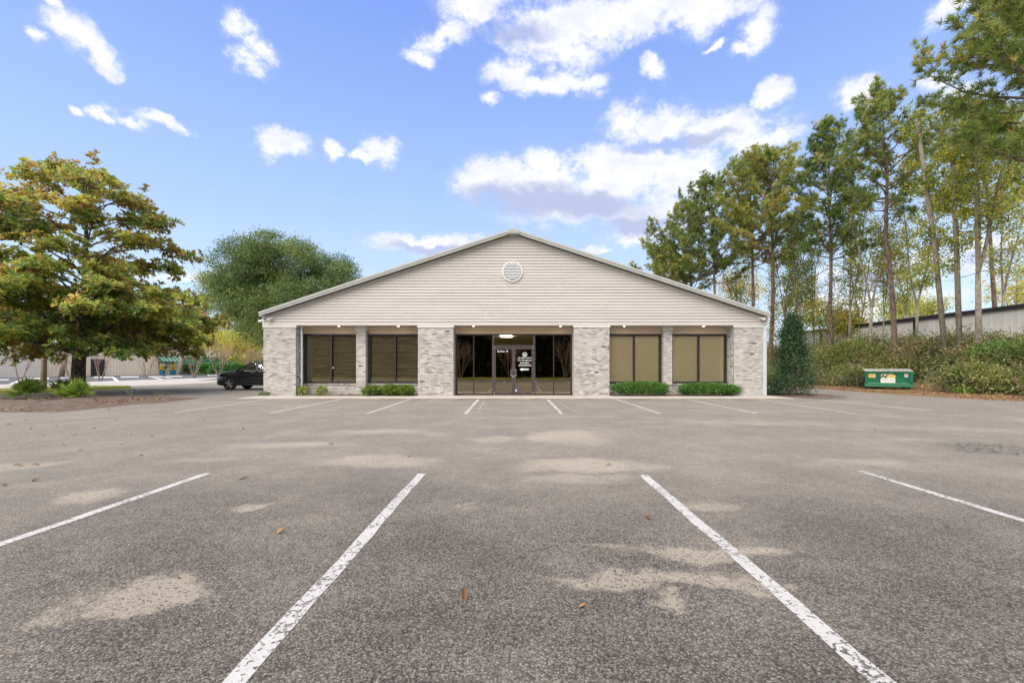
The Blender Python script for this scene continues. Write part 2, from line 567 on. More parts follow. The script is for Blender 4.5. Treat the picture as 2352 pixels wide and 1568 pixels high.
    rag = k.m('ADD', k.m('MULTIPLY', k.m('SUBTRACT', fn, .5), 1.0), k.m('ADD', k.m('MULTIPLY', k.m('SUBTRACT', md, .5), .9), k.m('MULTIPLY', k.m('SUBTRACT', mo1, .5), .5)))
    sand = k.m('MULTIPLY', k.ss(k.m('ADD', acc, rag), .18, .75), k.ss(acc, 0.0, .25))
    sand = k.m('MULTIPLY', sand, k.ss(sc.outputs[2], .06, .22))
    wash = k.m('MULTIPLY', k.m('MULTIPLY', k.ss(k.noise(xy, .55, 6, .7), .5, .72), k.ss(yy, 1.5, 8)), k.ss(fn, .3, .6, .1, .45))
    sand = k.m('MAXIMUM', sand, wash)
    sgr = k.ramp(k.noise(xy, 160, 2), [(.25, (.42, .365, .285)), (.75, (.62, .55, .44))])
    c = k.mix(k.m('MULTIPLY', sand, .52), c, sgr)
    c = k.mix(1.0, c, (.8, .79, .762), 'MULTIPLY')
    # oily, ravelled patch on the right
    g = G(2290, 1030)
    ob = k.blob(wp.outputs[0], (g.x, g.y, 0), 0, (1.1, .75, 1))
    oil = k.m('MULTIPLY', k.ss(ob, .05, .5), k.ss(k.noise(xy, 14, 4, .7), .46, .6))
    c = k.mix(k.m('MULTIPLY', oil, .9), c, (.015, .015, .015))
    # tyre-darkened stalls and gutter line in front of the walk
    gl_ = k.m('MULTIPLY', k.ss(sp.outputs[1], 17.6, 19.3), k.ss(k.noise(xy, .7, 4, .6), .45, .62))
    inx = k.m('MULTIPLY', k.ss(sp.outputs[0], -13, -11), k.ss(sp.outputs[0], 15, 13))
    c = k.mix(k.m('MULTIPLY', k.m('MULTIPLY', gl_, inx), .45), c, (.07, .065, .06))
    k.put(b.inputs['Base Color'], c)
    b.inputs['Roughness'].default_value = .85
    b.inputs['Specular IOR Level'].default_value = .25
    bp = k.node('ShaderNodeBump'); bp.inputs['Strength'].default_value = .8; bp.inputs['Distance'].default_value = .008
    h = k.m('ADD', k.m('MULTIPLY', vo.outputs['Distance'], -1.0), k.m('MULTIPLY', vo2.outputs['Distance'], -.4))
    h = k.m('MULTIPLY', h, k.m('SUBTRACT', 1.0, k.m('MULTIPLY', sand, .8)))
    k.l.new(h, bp.inputs['Height']); k.l.new(bp.outputs[0], b.inputs['Normal'])
    return m


def paint_mat():
    m, k, b, out, pos = new_mat('road_paint')
    vo = k.node('ShaderNodeTexVoronoi'); vo.inputs['Scale'].default_value = 62; k.l.new(pos, vo.inputs['Vector'])
    sc = k.node('ShaderNodeSeparateColor'); k.l.new(vo.outputs['Color'], sc.inputs[0])
    n = k.noise(pos, 26, 6, .75)
    n2 = k.noise(pos, 2.2, 3, .6)
    wear = k.ss(k.m('ADD', k.m('ADD', n, k.m('MULTIPLY', sc.outputs[0], .12)), k.m('MULTIPLY', k.m('SUBTRACT', n2, .5), .35)), .6, .67)
    crk = k.node('ShaderNodeTexVoronoi', feature='DISTANCE_TO_EDGE'); crk.inputs['Scale'].default_value = 4.5
    wob = k.node('ShaderNodeTexNoise'); wob.inputs['Scale'].default_value = 9; k.l.new(pos, wob.inputs['Vector'])
    ad = k.node('ShaderNodeVectorMath', operation='MULTIPLY_ADD'); k.l.new(wob.outputs['Color'], ad.inputs[0]); ad.inputs[1].default_value = (.12, .12, 0); k.l.new(pos, ad.inputs[2])
    k.l.new(ad.outputs[0], crk.inputs['Vector'])
    cr = k.m('MULTIPLY', k.ss(crk.outputs['Distance'], .012, .004), k.ss(n2, .42, .55))
    w = k.m('MAXIMUM', wear, cr)
    k.put(b.inputs['Base Color'], k.mix(k.ss(n, .2, .8), (.40, .39, .37), (.53, .52, .495)))
    b.inputs['Roughness'].default_value = .7
    bp = k.node('ShaderNodeBump'); bp.inputs['Strength'].default_value = .35; bp.inputs['Distance'].default_value = .005
    k.l.new(k.m('MULTIPLY', vo.outputs['Distance'], -1.0), bp.inputs['Height']); k.l.new(bp.outputs[0], b.inputs['Normal'])
    tr = k.node('ShaderNodeBsdfTransparent')
    mx = k.node('ShaderNodeMixShader'); k.l.new(k.m('MULTIPLY', w, .92), mx.inputs[0])
    k.l.new(b.outputs[0], mx.inputs[1]); k.l.new(tr.outputs[0], mx.inputs[2]); k.l.new(mx.outputs[0], out.inputs[0])
    return m


def ground_mat(name, stops, scale, bump=.6, bs=40):
    m, k, b, out, pos = new_mat(name)
    n = k.noise(pos, scale, 8, .7)
    n2 = k.noise(pos, scale * .13, 3, .6)
    k.put(b.inputs['Base Color'], k.ramp(k.m('ADD', k.m('MULTIPLY', n, .7), k.m('MULTIPLY', n2, .3)), stops))
    b.inputs['Roughness'].default_value = .95
    b.inputs['Specular IOR Level'].default_value = .1
    bp = k.node('ShaderNodeBump'); bp.inputs['Strength'].default_value = bump; bp.inputs['Distance'].default_value = .03
    k.l.new(k.noise(pos, bs, 5, .7), bp.inputs['Height']); k.l.new(bp.outputs[0], b.inputs['Normal'])
    return m


def brick_mat():
    m, k, b, out, pos = new_mat('whitewashed_brick')
    at = k.node('ShaderNodeAttribute', attribute_name='tint')
    c = k.ramp(at.outputs['Fac'], [(0, (.055, .05, .048)), (.035, (.2, .18, .165)), (.12, (.3, .28, .26)), (.3, (.42, .395, .365)), (.6, (.54, .515, .48)), (.9, (.66, .63, .59)), (.955, (.5, .38, .33)), (1, (.42, .28, .24))])
    n = k.noise(pos, 24, 5, .7)
    c = k.mix(k.ss(n, .46, .72, 0, .55), c, (.29, .27, .25))
    n3 = k.noise(pos, 1.3, 4, .6)
    c = k.mix(k.ss(n3, .45, .75, 0, .3), c, (.36, .345, .32))
    sp = k.noise(pos, 38, 3, .5)
    c = k.mix(k.ss(sp, .72, .76, 0, .8), c, (.07, .062, .058))
    k.put(b.inputs['Base Color'], c)
    b.inputs['Roughness'].default_value = .9
    b.inputs['Specular IOR Level'].default_value = .2
    bp = k.node('ShaderNodeBump'); bp.inputs['Strength'].default_value = .5; bp.inputs['Distance'].default_value = .006
    k.l.new(k.noise(pos, 90, 4, .7), bp.inputs['Height']); k.l.new(bp.outputs[0], b.inputs['Normal'])
    return m


M = dict(
    asphalt=asphalt_mat(), paint=paint_mat(), brick=brick_mat(),
    mortar=mat('mortar', (.33, .31, .285), .95, .15, 20, bump=.4),
    siding=mat('vinyl_siding', (.52, .49, .452), .55, .06, 1.2, bump=.05, bscale=150, stretch=(.2, 1, 3)),
    siding_b=mat('beige_siding', (.8, .66, .52), .6, .04, 1.5),
    trim=mat('white_trim', (.66, .66, .64), .5, .04, 3), rake=mat('rake_trim', (.4, .415, .385), .55, .05, 3), drip=mat('drip_edge', (.44, .455, .43), .45, .04, 3),
    soffit=mat('soffit', (.42, .36, .3), .7, .05, 3),
    shingle=mat('shingles', (.2, .19, .18), .95, .3, 30, bump=.5),
    bronze=mat('bronze_frame', (.042, .032, .028), .42, .1, 8, metal=.2), bronze_l=mat('worn_bronze', (.085, .068, .064), .42, .1, 8, metal=.3),
    glass=glass_mat('tinted_glass', .92, (1, .98, .93), add=.06), glass_d=glass_mat('door_glass', .2, refl=(1, .86, .66), add=.26), glass_c=glass_mat('clear_glass', .985, (1, .985, .95), add=.01),
    steel=mat('bright_steel', (.75, .74, .72), .25, .03, 10, metal=.9), white=mat('white_vinyl', (.85, .85, .83), .6, .02, 5),
    blind=mat('aluminium_blind', (.42, .36, .235), .5, .32, 1.5, stretch=(.4, 1, 7)), shade=mat('tan_blind', (.72, .64, .43), .7, .04, 1.2),
    room=mat('room_wall', (.7, .62, .36), .9, .05, 2), dark=mat('dark_room', (.06, .055, .05), .9, .1, 2),
    down=mat('downspout_paint', (.56, .6, .62), .45, .06, 5), concrete=mat('concrete', (.42, .38, .325), .9, .16, 3.5, bump=.3, bscale=90),
    lamp=emit_mat('lamp_panel', (1, .93, .7), 7.0), can=emit_mat('can_light', (1, .85, .6), 4),
    mulch=ground_mat('mulch', [(.25, (.04, .027, .02)), (.5, (.15, .11, .085)), (.68, (.32, .265, .22))], 22, .9, 60),
    litter=ground_mat('leaf_litter', [(.25, (.05, .035, .02)), (.45, (.19, .12, .065)), (.6, (.27, .19, .1)), (.75, (.16, .15, .06))], 9, .8, 45),
    earth=ground_mat('earth', [(.3, (.06, .06, .03)), (.6, (.13, .12, .06)), (.8, (.2, .16, .1))], 2.0, .6, 20),
    turf=ground_mat('turf', [(.25, (.1, .1, .025)), (.5, (.23, .22, .05)), (.75, (.34, .31, .1))], 14, .7, 60),
    drive=mat('weathered_road', (.4, .37, .335), .9, .14, .5, bump=.3, bscale=60), newtar=mat('new_asphalt', (.085, .085, .09), .85, .15, 2, bump=.3, bscale=80),
    bark=mat('grey_bark', (.25, .22, .17), .95, .4, 9, bump=1.0, bscale=35, stretch=(1, 1, .35)),
    lichen=mat('lichen_bark', (.12, .1, .075), .95, .85, 10, bump=1.0, bscale=25),
    pinebark=mat('pine_bark', (.15, .105, .077), .95, .5, 8, bump=1.0, bscale=20, stretch=(1, 1, .35)),
    palmbark=mat('palm_bark', (.3, .235, .19), .95, .25, 6, bump=.8, bscale=18, stretch=(.4, .4, 2.5)),
    twig=mat('myrtle_bark', (.27, .205, .15), .85, .2, 4), pink=mat('myrtle_twigs', (.4, .22, .175), .9, .25, 4),
    beige=mat('beige_metal', (.88, .75, .56), .5, .05, .7), beige_w=mat('beige_block', (.78, .7, .59), .8, .05, 1.0),
    green_m=mat('green_metal', (.02, .17, .1), .45, .12, 2), greyw=mat('grey_metal', (.84, .8, .73), .5, .05, .6, stretch=(1, 3, .2)), dkbrown=mat('dark_brown_trim', (.028, .023, .022), .5, .1, 3),
    pot=mat('teal_glaze', (.012, .23, .36), .25, .1, 5, coat=.4), frame=mat('door_white', (.7, .72, .74), .5, .05, 3),
    dump=mat('green_paint', (.006, .13, .058), .42, .22, 3.2, bump=.08, bscale=12), lid=mat('grey_lid', (.34, .33, .3), .6, .2, 5), rust=mat('dark_steel', (.02, .022, .02), .7, .3, 8),
    label=mat('white_label', (.72, .74, .7), .5, .06, 10), yellow=mat('yellow_label', (.72, .5, .14), .5, .08, 10), gold=mat('gold_print', (.75, .48, .02), .5, .05, 10),
    ink=mat('dark_print', (.05, .1, .07), .6, .1, 10), grey=mat('grey_print', (.35, .37, .37), .6, .1, 10), red=mat('red_print', (.55, .12, .1), .6, .1, 10),
    carp=mat('black_car_paint', (.016, .016, .02), .22, .1, 3, coat=1.0), rubber=mat('tyre_rubber', (.02, .02, .02), .85, .2, 20), alloy=mat('alloy_wheel', (.55, .52, .48), .3, .08, 8, metal=.8),
    carglass=glass_mat('car_glass', .85, (.93, 1, 1), add=.5), plastic=mat('black_plastic', (.015, .015, .016), .55, .1, 10), chrome=mat('chrome', (.7, .7, .7), .12, .02, 3, metal=1.0),
    lampglass=mat('headlamp', (.5, .5, .5), .1, .1, 10, coat=1.0), blue=mat('blue_sticker', (.25, .27, .6), .5, .1, 20),
    deadleaf=leaf_mat('dry_leaf', [(0, (.07, .04, .025)), (.5, (.26, .13, .055)), (1, (.5, .26, .09))], .1, .7),
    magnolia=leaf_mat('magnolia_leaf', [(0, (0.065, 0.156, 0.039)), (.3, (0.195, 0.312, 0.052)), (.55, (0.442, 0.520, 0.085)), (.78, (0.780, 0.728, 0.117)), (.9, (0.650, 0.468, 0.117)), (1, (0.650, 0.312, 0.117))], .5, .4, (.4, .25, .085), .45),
    oak=leaf_mat('oak_leaf', [(0, (.055, .105, .03)), (.5, (.17, .255, .075)), (.85, (.33, .4, .15)), (1, (.42, .44, .2))], .25, .55),
    pine=leaf_mat('pine_needle', [(0, (.07, .135, .042)), (.4, (.21, .29, .075)), (.7, (.38, .42, .105)), (.9, (.6, .5, .15)), (1, (.62, .38, .15))], .36, .6),
    broad=leaf_mat('autumn_leaf', [(0, (0.114, 0.170, 0.033)), (.4, (0.296, 0.351, 0.057)), (.7, (0.568, 0.568, 0.091)), (.88, (0.800, 0.635, 0.114)), (1, (0.800, 0.387, 0.114))], .35, .5),
    bush=leaf_mat('bush_leaf', [(0, (.07, .1, .035)), (.35, (.17, .225, .06)), (.65, (.27, .31, .085)), (.83, (.42, .41, .13)), (.93, (.36, .25, .15)), (1, (.34, .2, .13))], .3, .6),
    box=leaf_mat('evergreen_leaf', [(0, (0.035, 0.096, 0.025)), (.5, (0.096, 0.228, 0.044)), (1, (0.210, 0.385, 0.079))], .2, .35),
    lightleaf=leaf_mat('light_leaf', [(0, (.07, .14, .025)), (.6, (.22, .33, .06)), (1, (.5, .5, .12))], .3, .45),
    holly=leaf_mat('holly_leaf', [(0, (0.028, 0.067, 0.028)), (.6, (0.079, 0.149, 0.061)), (1, (0.175, 0.245, 0.123))], .15, .35),
    palm=leaf_mat('palmetto_leaf', [(0, (0.070, 0.158, 0.035)), (.5, (0.210, 0.333, 0.061)), (1, (0.525, 0.595, 0.105))], .2, .4),
    wood=leaf_mat('wood_leaf', [(0, (.006, .01, .004)), (.7, (.02, .03, .01)), (1, (.06, .05, .015))], .1, .7),
    petal=leaf_mat('white_petal', [(0, (.7, .7, .68)), (1, (.8, .8, .8))], .3, .6),
)

# ------------------------------------------------------------------ ground
b = MB(); b.add([(-600, -600, -.03), (600, -600, -.03), (600, 900, -.03), (-600, 900, -.03)], [(0, 1, 2, 3)])
tag(b.build('ground', M['earth']), kind='structure')
b = MB(); b.add([(-40, -3.9, 0), (22, -3.9, 0), (22, 48, 0), (-37, 48, 0), (-31, 27, 0), (-40, 18, 0)], [(0, 1, 2, 3, 4, 5)])
lot = tag(b.build('parking_lot', M['asphalt']), kind='structure')


def strip(name, pts, z, m, parent=None, kind=None):
    bb = MB(); bb.add([(x, y, z) for x, y in pts], [tuple(range(len(pts)))])
    o = bb.build(name, m, parent)
    if kind: o['kind'] = kind
    return o


strip('road', [(-39.6, 10), (-31.5, 10), (-31.2, 27.5), (-26, 34), (-26, 75), (-38.2, 75), (-38.2, 54.7), (-39.5, 34.7)], .006, M['drive'], kind='structure')
strip('far_parking_lot', [(-70, 15), (-39.7, 15), (-39.6, 34.7), (-38.4, 54.7), (-38.4, 95), (-70, 95)], -.01, M['newtar'], kind='structure')


def line(u0, v0, u1, v1, w, segs=14):
    a, c = G(u0, v0), G(u1, v1)
    d = (c - a).normalized(); s = Vector((-d.y, d.x, 0))
    bb = MB(); vs, fs = [], []
    for i in range(segs + 1):
        p = a.lerp(c, i / segs) + s * random.uniform(-.006, .006)
        ww = w * random.uniform(.94, 1.06) / 2
        vs += [(p.x - s.x * ww, p.y - s.y * ww, .004), (p.x + s.x * ww, p.y + s.y * ww, .004)]
        if i: fs.append((2 * i - 2, 2 * i - 1, 2 * i + 1, 2 * i))
    bb.add(vs, fs)
    bb.build('parking_line', M['paint'], lot)


def near_line(x, ytop, y2, w=.1):
    a = Vector((x, CAM_H * F / (ytop - VY), 0))
    line(UX + x * F / a.y, ytop, UX + x * F / y2, VY + CAM_H * F / y2, w, 20)


near_line(-1.222, 1088, .6, .105); near_line(1.572, 1090, .6, .105); near_line(-3.96, 1087, .6); near_line(4.466, 1081, .6)
for q in [(400, 947, 628, 915), (622, 948, 785, 916), (842, 950, 942, 917), (1069, 950, 1099, 917), (1290, 950, 1258, 917), (1517, 950, 1416, 917),
          (1737, 949, 1580, 917), (1965, 950, 1741, 917), (2140, 943, 1890, 919)]:
    line(*q, .1)
for q in [(1097, 948, 1112, 920), (1322, 946, 1275, 918)]:
    line(*q, .016)

# concrete walk: slabs with open joints
wk = tag(MB().box(-11.95, 11.75, 19.4, 21.19, -.06, -.002).build('sidewalk', M['mortar']), kind='structure')
x = -11.95
for w in [2.1, 2.05, 2.0, 2.05, 1.55, 2.35, 2.5, 2.0, 2.1, 2.4, 2.6]:
    x1 = min(x + w, 11.75)
    MB().bbox(x + .004, x1 - .004, 19.4, 21.185, -.02, .022 + random.uniform(-.002, .002), .006).build('concrete_slab', M['concrete'], wk)
    x = x1

# planting strips under the windows
for i, (xa, xb) in enumerate([(-10.3, -4.7), (4.3, 10.05)]):
    n, mm = 60, 9
    X, Y = np.meshgrid(np.linspace(xa, xb, n), np.linspace(20.75 if i else 20.95, 21.9, mm))
    Z = .03 + .05 * rng.random(X.shape) * np.sin(np.linspace(0, math.pi, mm))[:, None]
    V = np.stack([X, Y, Z], -1).reshape(-1, 3)
    Fa = [(r * n + c, r * n + c + 1, r * n + n + c + 1, r * n + n + c) for r in range(mm - 1) for c in range(n - 1)]
    tag(mesh_np('planting_bed', V, Fa, M['mulch']), kind='structure')


# mulch island round the magnolia, right bank, verge
def blob_sheet(name, outline, hgt, m, res=.35, rough=.03, zo=.008):
    pts = [Vector(p) for p in outline]
    c = sum(pts, Vector((0, 0))) / len(pts)
    rings = 14
    dense = []
    for i in range(len(pts)):
        a, d = pts[i], pts[(i + 1) % len(pts)]
        k = max(2, int((d - a).length / res))
        dense += [a.lerp(d, j / k) for j in range(k)]
    n = len(dense)
    V = [(c.x, c.y, zo + hgt)]
    for r in range(1, rings + 1):
        f = r / rings
        for p in dense:
            q = c.lerp(p, f)
            jit = .06 if r == rings else .12
            V.append((q.x + random.uniform(-jit, jit), q.y + random.uniform(-jit, jit), zo + hgt * (1 - f ** 2) + (0 if r == rings else random.uniform(0, rough))))
    Fs = []
    bb = MB()
    for i in range(n):
        Fs.append((0, 1 + i, 1 + (i + 1) % n))
    for r in range(rings - 1):
        for i in range(n):
            j = (i + 1) % n
            Fs.append((1 + r * n + i, 1 + r * n + n + i, 1 + r * n + n + j, 1 + r * n + j))
    bb.add(V, Fs)
    return bb.build(name, m, smooth=True)


g = lambda u, v: tuple(G(u, v)[:2])
tag(blob_sheet('mulch_bed', [(-27.5, 15.9), g(0, 946), g(137, 946), g(273, 932), g(390, 923), g(462, 914.5), g(312, 911.5), g(205, 908), g(97, 915), g(0, 924), (-27, 18.6)], .13, M['mulch'], zo=.005), kind='structure')
tag(blob_sheet('mulch_bed', [g(452, 873), g(505, 869.5), (-17.5, 48.5), (-25.5, 50.5)], .06, M['mulch'], .8, zo=.01), kind='structure')
tag(blob_sheet('mulch_bed', [(11.9, 20.1), (13.3, 19.5), (14.6, 20.1), (14.8, 21.6), (13.6, 23.5), (11.9, 23.5)], .06, M['mulch']), kind='structure')
tag(blob_sheet('grass_strip', [(-37.5, 14.5), (-29.0, 19), g(0, 904.5), g(130, 899.5), g(240, 895), g(302, 892.5), g(298, 888.5), g(195, 887.5), g(0, 893.5), (-36, 23)], .1, M['turf'], .7), kind='structure')


def bank_h(x, y):
    e = 19.6 - .14 * (y - 17.5) + .4 * math.sin(y * .5)
    s = min(1, max(0, (x - e - 4.2) / 5.5))
    return .006 + .05 * min(1, max(0, (x - e) / .8)) + 1.75 * s * s * (3 - 2 * s) + (.06 * math.sin(x * 2.3 + y * 1.7) * min(1, max(0, (x - e) / 2)))


n, mm = 70, 110
V = []
for iy in range(mm):
    y = -2 + 80 * iy / (mm - 1)
    e = 19.6 - .14 * (y - 17.5) + .4 * math.sin(y * .5) + random.uniform(-.1, .1)
    for ix in range(n):
        x = e + 45 * (ix / (n - 1)) ** 1.7
        V.append((x, y, bank_h(x, y) - (.01 if ix == 0 else 0)))
Fa = [(r * n + c, r * n + c + 1, r * n + n + c + 1, r * n + n + c) for r in range(mm - 1) for c in range(n - 1)]
tag(mesh_np('bank', np.array(V), Fa, M['litter'], smooth=True), kind='structure')

# verge, path and woods behind the camera: what the entrance glass mirrors
tag(blob_sheet('grass_verge', [(-45, -4), (30, -4), (30, -7.5), (-45, -7.5)], .18, M['turf'], 1.2), kind='structure')
strip('path', [(-60, -10.5), (60, -10.5), (60, -7.6), (-60, -7.6)], -.006, M['concrete'], kind='structure')

# ------------------------------------------------------------------ the office building
Y0, Y1 = 21.2, 21.94
XL, XR, APX = -11.87, 11.62, -.22
bld = thing('office_building', 'single-storey office with grey vinyl-sided gable over whitewashed brick pillars', 'building', (0, Y0, 0))
ZS = 3.31                                   # bottom of the gable
SL = (7.70 - 3.87) / (11.66)
EAV = 3.83


def rake_z(x):                               # underside of the roof at the gable
    return 7.50 - SL * abs(x - APX)


MB().box(XL + .05, XL + .25, Y0 + .25, 45, 0, 3.7).build('side_wall', M['mortar'], bld)
MB().box(XR - .25, XR - .05, Y0 + .25, 45, 0, 3.7).build('side_wall', M['mortar'], bld)
MB().box(XL + .05, XR - .05, 45, 45.2, 0, 3.7).build('back_wall', M['mortar'], bld)
MB().extrude([(XL + .02, ZS + .005), (XR - .02, ZS + .005), (XR - .02, rake_z(XR) - .02), (APX, 7.46), (XL + .02, rake_z(XL) - .02)], 'y', Y0 + .08, Y0 + .02).build('gable_wall', M['mortar'], bld)
# siding boards, one lapped board a course
BH = .1357
z = ZS
k = 0
while z < 7.44:
    z1 = min(z + BH, 7.49)

    def xr(zz):
        h = (7.50 - zz) / SL
        return max(XL, APX - h), min(XR, APX + h)
    a0, a1 = xr(z + .012); c0, c1 = xr(z1)
    if c1 - c0 < .1:
        c0, c1 = APX - .05, APX + .05
    runs = [(0.0, 1.0)]
    if k in (0, 1): runs = [(0, .792), (.7922, 1)]
    for (f0, f1) in runs:
        L = lambda p, q, f: p + (q - p) * f
        bo = MB()
        vs = []
        for (yy, zz, e0, e1) in [(Y0 - .02, z, a0, a1), (Y0 - .026, z + .01, a0, a1), (Y0 - .013, z + BH * .5, (a0 + c0) / 2, (a1 + c1) / 2), (Y0 - .019, z + BH * .5 + .004, (a0 + c0) / 2, (a1 + c1) / 2), (Y0 + .006, z1 - .004, c0, c1), (Y0 + .012, z, a0, a1)][:]:
            vs += [(L(e0, e1, f0), yy, zz), (L(e0, e1, f1), yy, zz)]
        # profile: butt, lower face, (second lap pressed in), upper face
        vs = [vs[10], vs[11], vs[0], vs[1], vs[2], vs[3], vs[8], vs[9]]
        bo.add(vs, [(0, 2, 3, 1)[::-1], (2, 3, 5, 4), (4, 5, 7, 6), (6, 7, 1, 0), (0, 2, 4, 6)[::-1], (1, 3, 5, 7)])
        bo.build('siding_board', M['siding'], bld)
    z += BH; k += 1
# starter strip and corner posts of the gable
MB().box(XL - .02, XR + .02, Y0 - .025, Y0 + .1, ZS - .03, ZS - .002).build('starter_strip', M['siding'], bld)
for xa, xb in ((XL - .03, XL + .035), (XR - .035, XR + .03)):
    MB().box(xa, xb, Y0 - .03, Y0 + .1, ZS - .028, 3.86).build('corner_post', M['trim'], bld)
# J-channel along the rake
for sgn in (-1, 1):
    xe = XL - .02 if sgn < 0 else XR + .02
    MB().extrude([(APX, 7.44), (APX, 7.50), (xe, rake_z(xe) + .0), (xe, rake_z(xe) - .06)][::sgn], 'y', Y0 - .028, Y0 - .012).build('rake_channel', M['trim'], bld)
# roof: two slabs, rake fascia, drip edge, soffit
YF = 20.85
for sgn in (-1, 1):
    xe = -11.90 if sgn < 0 else 11.58
    zt = lambda xx: 7.70 - (7.70 - 3.87) / 11.68 * abs(xx - APX)
    MB().extrude([(APX, 7.70), (APX, 7.58), (xe, zt(xe) - .12), (xe, zt(xe))][::-sgn], 'y', 45.4, YF + .035).build('roof', M['shingle'], bld)
    MB().extrude([(APX, 7.705), (APX, 7.62), (xe, zt(xe) - .08), (xe, zt(xe) + .005)][::-sgn], 'y', YF + .03, YF).build('rake_fascia', M['drip'], bld)
    MB().extrude([(APX, 7.618), (APX, 7.52), (xe, zt(xe) - .18), (xe, zt(xe) - .082)][::-sgn], 'y', YF + .055, YF + .025).build('rake_board', M['rake'], bld)
    MB().extrude([(APX, 7.565), (APX, 7.545), (xe, zt(xe) - .155), (xe, zt(xe) - .135)][::-sgn], 'y', Y0 + .02, YF + .056).build('rake_soffit', M['rake'], bld)
    x0, x1 = (xe - .02, xe + .10) if sgn < 0 else (xe - .10, xe + .02)
    MB().box(x0, x1, YF + .06, 45.3, zt(xe) - .2, zt(xe) - .125).build('eave_fascia', M['trim'], bld)
rv = MB(); rv.extrude([(APX - .3, 7.615), (APX - .3, 7.46), (APX + .3, 7.46), (APX + .3, 7.615), (APX, 7.72)], 'y', Y0 - .05, YF - .02)
rv = rv.build('ridge_cap', M['rake'], bld)
for q in range(4):
    MB().box(APX - .27, APX + .27, YF - .035, YF - .021, 7.48 + q * .03, 7.494 + q * .03).build('louvre', M['down'], rv)
# round gable vent
vx, vz = -.262, 5.775
vb = MB().lathe([(.39, 0), (.39, -.03), (.405, -.055), (.47, -.06), (.49, -.045), (.49, 0)], (vx, Y0 - .012, vz), 'y', 40).build('gable_vent', M['trim'], bld, smooth=False)
MB().lathe([(.385, 0), (.385, -.004)], (vx, Y0 - .074, vz), 'y', 40).build('vent_backing', M['rust'], vb)
for q in range(11):
    zz = vz - .35 + q * .07
    hw = math.sqrt(max(.0, .39 ** 2 - (abs(zz + .02 - vz)) ** 2))
    MB().add([(vx - hw, Y0 - .079, zz + .042), (vx + hw, Y0 - .079, zz + .042), (vx + hw, Y0 - .1, zz + .008), (vx - hw, Y0 - .1, zz + .008), (vx - hw, Y0 - .1, zz), (vx + hw, Y0 - .1, zz), (vx + hw, Y0 - .079, zz), (vx - hw, Y0 - .079, zz)],
             [(0, 3, 2, 1), (3, 4, 5, 2), (4, 7, 6, 5), (0, 7, 4, 3), (1, 2, 5, 6)]).build('slat', M['trim'], vb)

# recess: ceiling with can lights, header siding
MB().box(XL + .2, XR - .2, Y0 + .1, Y1 + .1, ZS - .03, ZS + .02).build('recess_ceiling', M['soffit'], bld)
for u in (848, 991, 1165, 1425, 1680, 1920):
    cx = (u / 1.0 - UX) / F * 21.5 if u > 1000 else 0
for cx in (-8.45, -5.65, -2.1, 2.0, 5.0, 8.75):
    MB().lathe([(.06, 0), (.085, -.004), (.085, -.012), (.06, -.012)], (cx, 21.45, ZS - .03), 'z', 20).build('can_light', M['trim'], bld)
    MB().lathe([(.058, 0), (.058, -.014)], (cx, 21.45, ZS - .031), 'z', 16).build('can_lamp', M['can'], bld)
for (xa, xb) in [(-10.35, -7.72), (-7.22, -4.67), (-3.04, 2.62), (4.26, 6.9), (7.34, 10.06)]:
    MB().box(xa, xb, Y1 + .03, Y1 + .1, 2.9, ZS - .03).build('header', M['mortar'], bld)
    for q in range(3):
        za = 2.945 + q * .112
        zb = za + .112 if q < 2 else ZS - .032
        MB().add([(xa, Y1 - .02, za), (xb, Y1 - .02, za), (xb, Y1 + .008, zb), (xa, Y1 + .008, zb), (xa, Y1 + .02, za), (xb, Y1 + .02, za)],
                 [(0, 1, 2, 3), (0, 4, 5, 1), (0, 3, 4), (1, 5, 2)]).build('header_board', M['siding_b'], bld)

# ---- brickwork
CO, BL = .0715, .2032
cores = []
brick_faces = []          # (origin, uvec, nvec, width, height, pillar)


def core(name, x0, x1, y0, y1, z0, z1):
    return MB().box(x0 + .009, x1 - .009, y0 + .009, y1, z0, z1).build(name, M['mortar'], bld)


PIL = {}
for key, (xa, xb) in {'corner_l': (XL, -10.35), 'mid_l': (-4.67, -3.02), 'mid_r': (2.60, 4.26), 'corner_r': (10.06, 11.41)}.items():
    PIL[key] = core('brick_pillar', xa, xb, Y0, Y1 + .08, 0, 3.19)
    brick_faces.append(((xa, Y0, 0), (1, 0, 0), (0, -1, 0), xb - xa, 3.185, key))
    # boxed white cap
    MB().bbox(xa - .03, xb + .03, Y0 - .03, Y1 + .05, 3.19, ZS - .031, .006).build('pillar_cap', M['trim'], bld)
brick_faces.append(((-10.35, Y0 + .1, 0), (0, 1, 0), (1, 0, 0), .72, 3.185, None))
brick_faces.append(((-3.02, Y0 + .1, 0), (0, 1, 0), (1, 0, 0), .72, 3.185, None))
brick_faces.append(((2.60, Y1, 0), (0, -1, 0), (-1, 0, 0), .64, 3.185, None))
brick_faces.append(((10.06, Y1, 0), (0, -1, 0), (-1, 0, 0), .64, 3.185, None))
YP = 21.62
for (xa, xb) in ((-7.70, -7.24), (6.91, 7.33)):
    core('brick_pier', xa, xb, YP, Y1 + .08, 0, 3.08)
    brick_faces.append(((xa, YP, 0), (1, 0, 0), (0, -1, 0), xb - xa, 3.08, None))
    if xa < 0: brick_faces.append(((xb, YP + .1, 0), (0, 1, 0), (1, 0, 0), .25, 3.08, None))
    else: brick_faces.append(((xa, Y1, 0), (0, -1, 0), (-1, 0, 0), .25, 3.08, None))
    MB().bbox(xa - .03, xb + .03, YP - .03, Y1 + .05, 3.08, ZS - .031, .006).build('pier_cap', M['trim'], bld)
WIN = [(-10.33, -7.74), (-7.22, -4.69), (4.28, 6.89), (7.35, 10.04)]
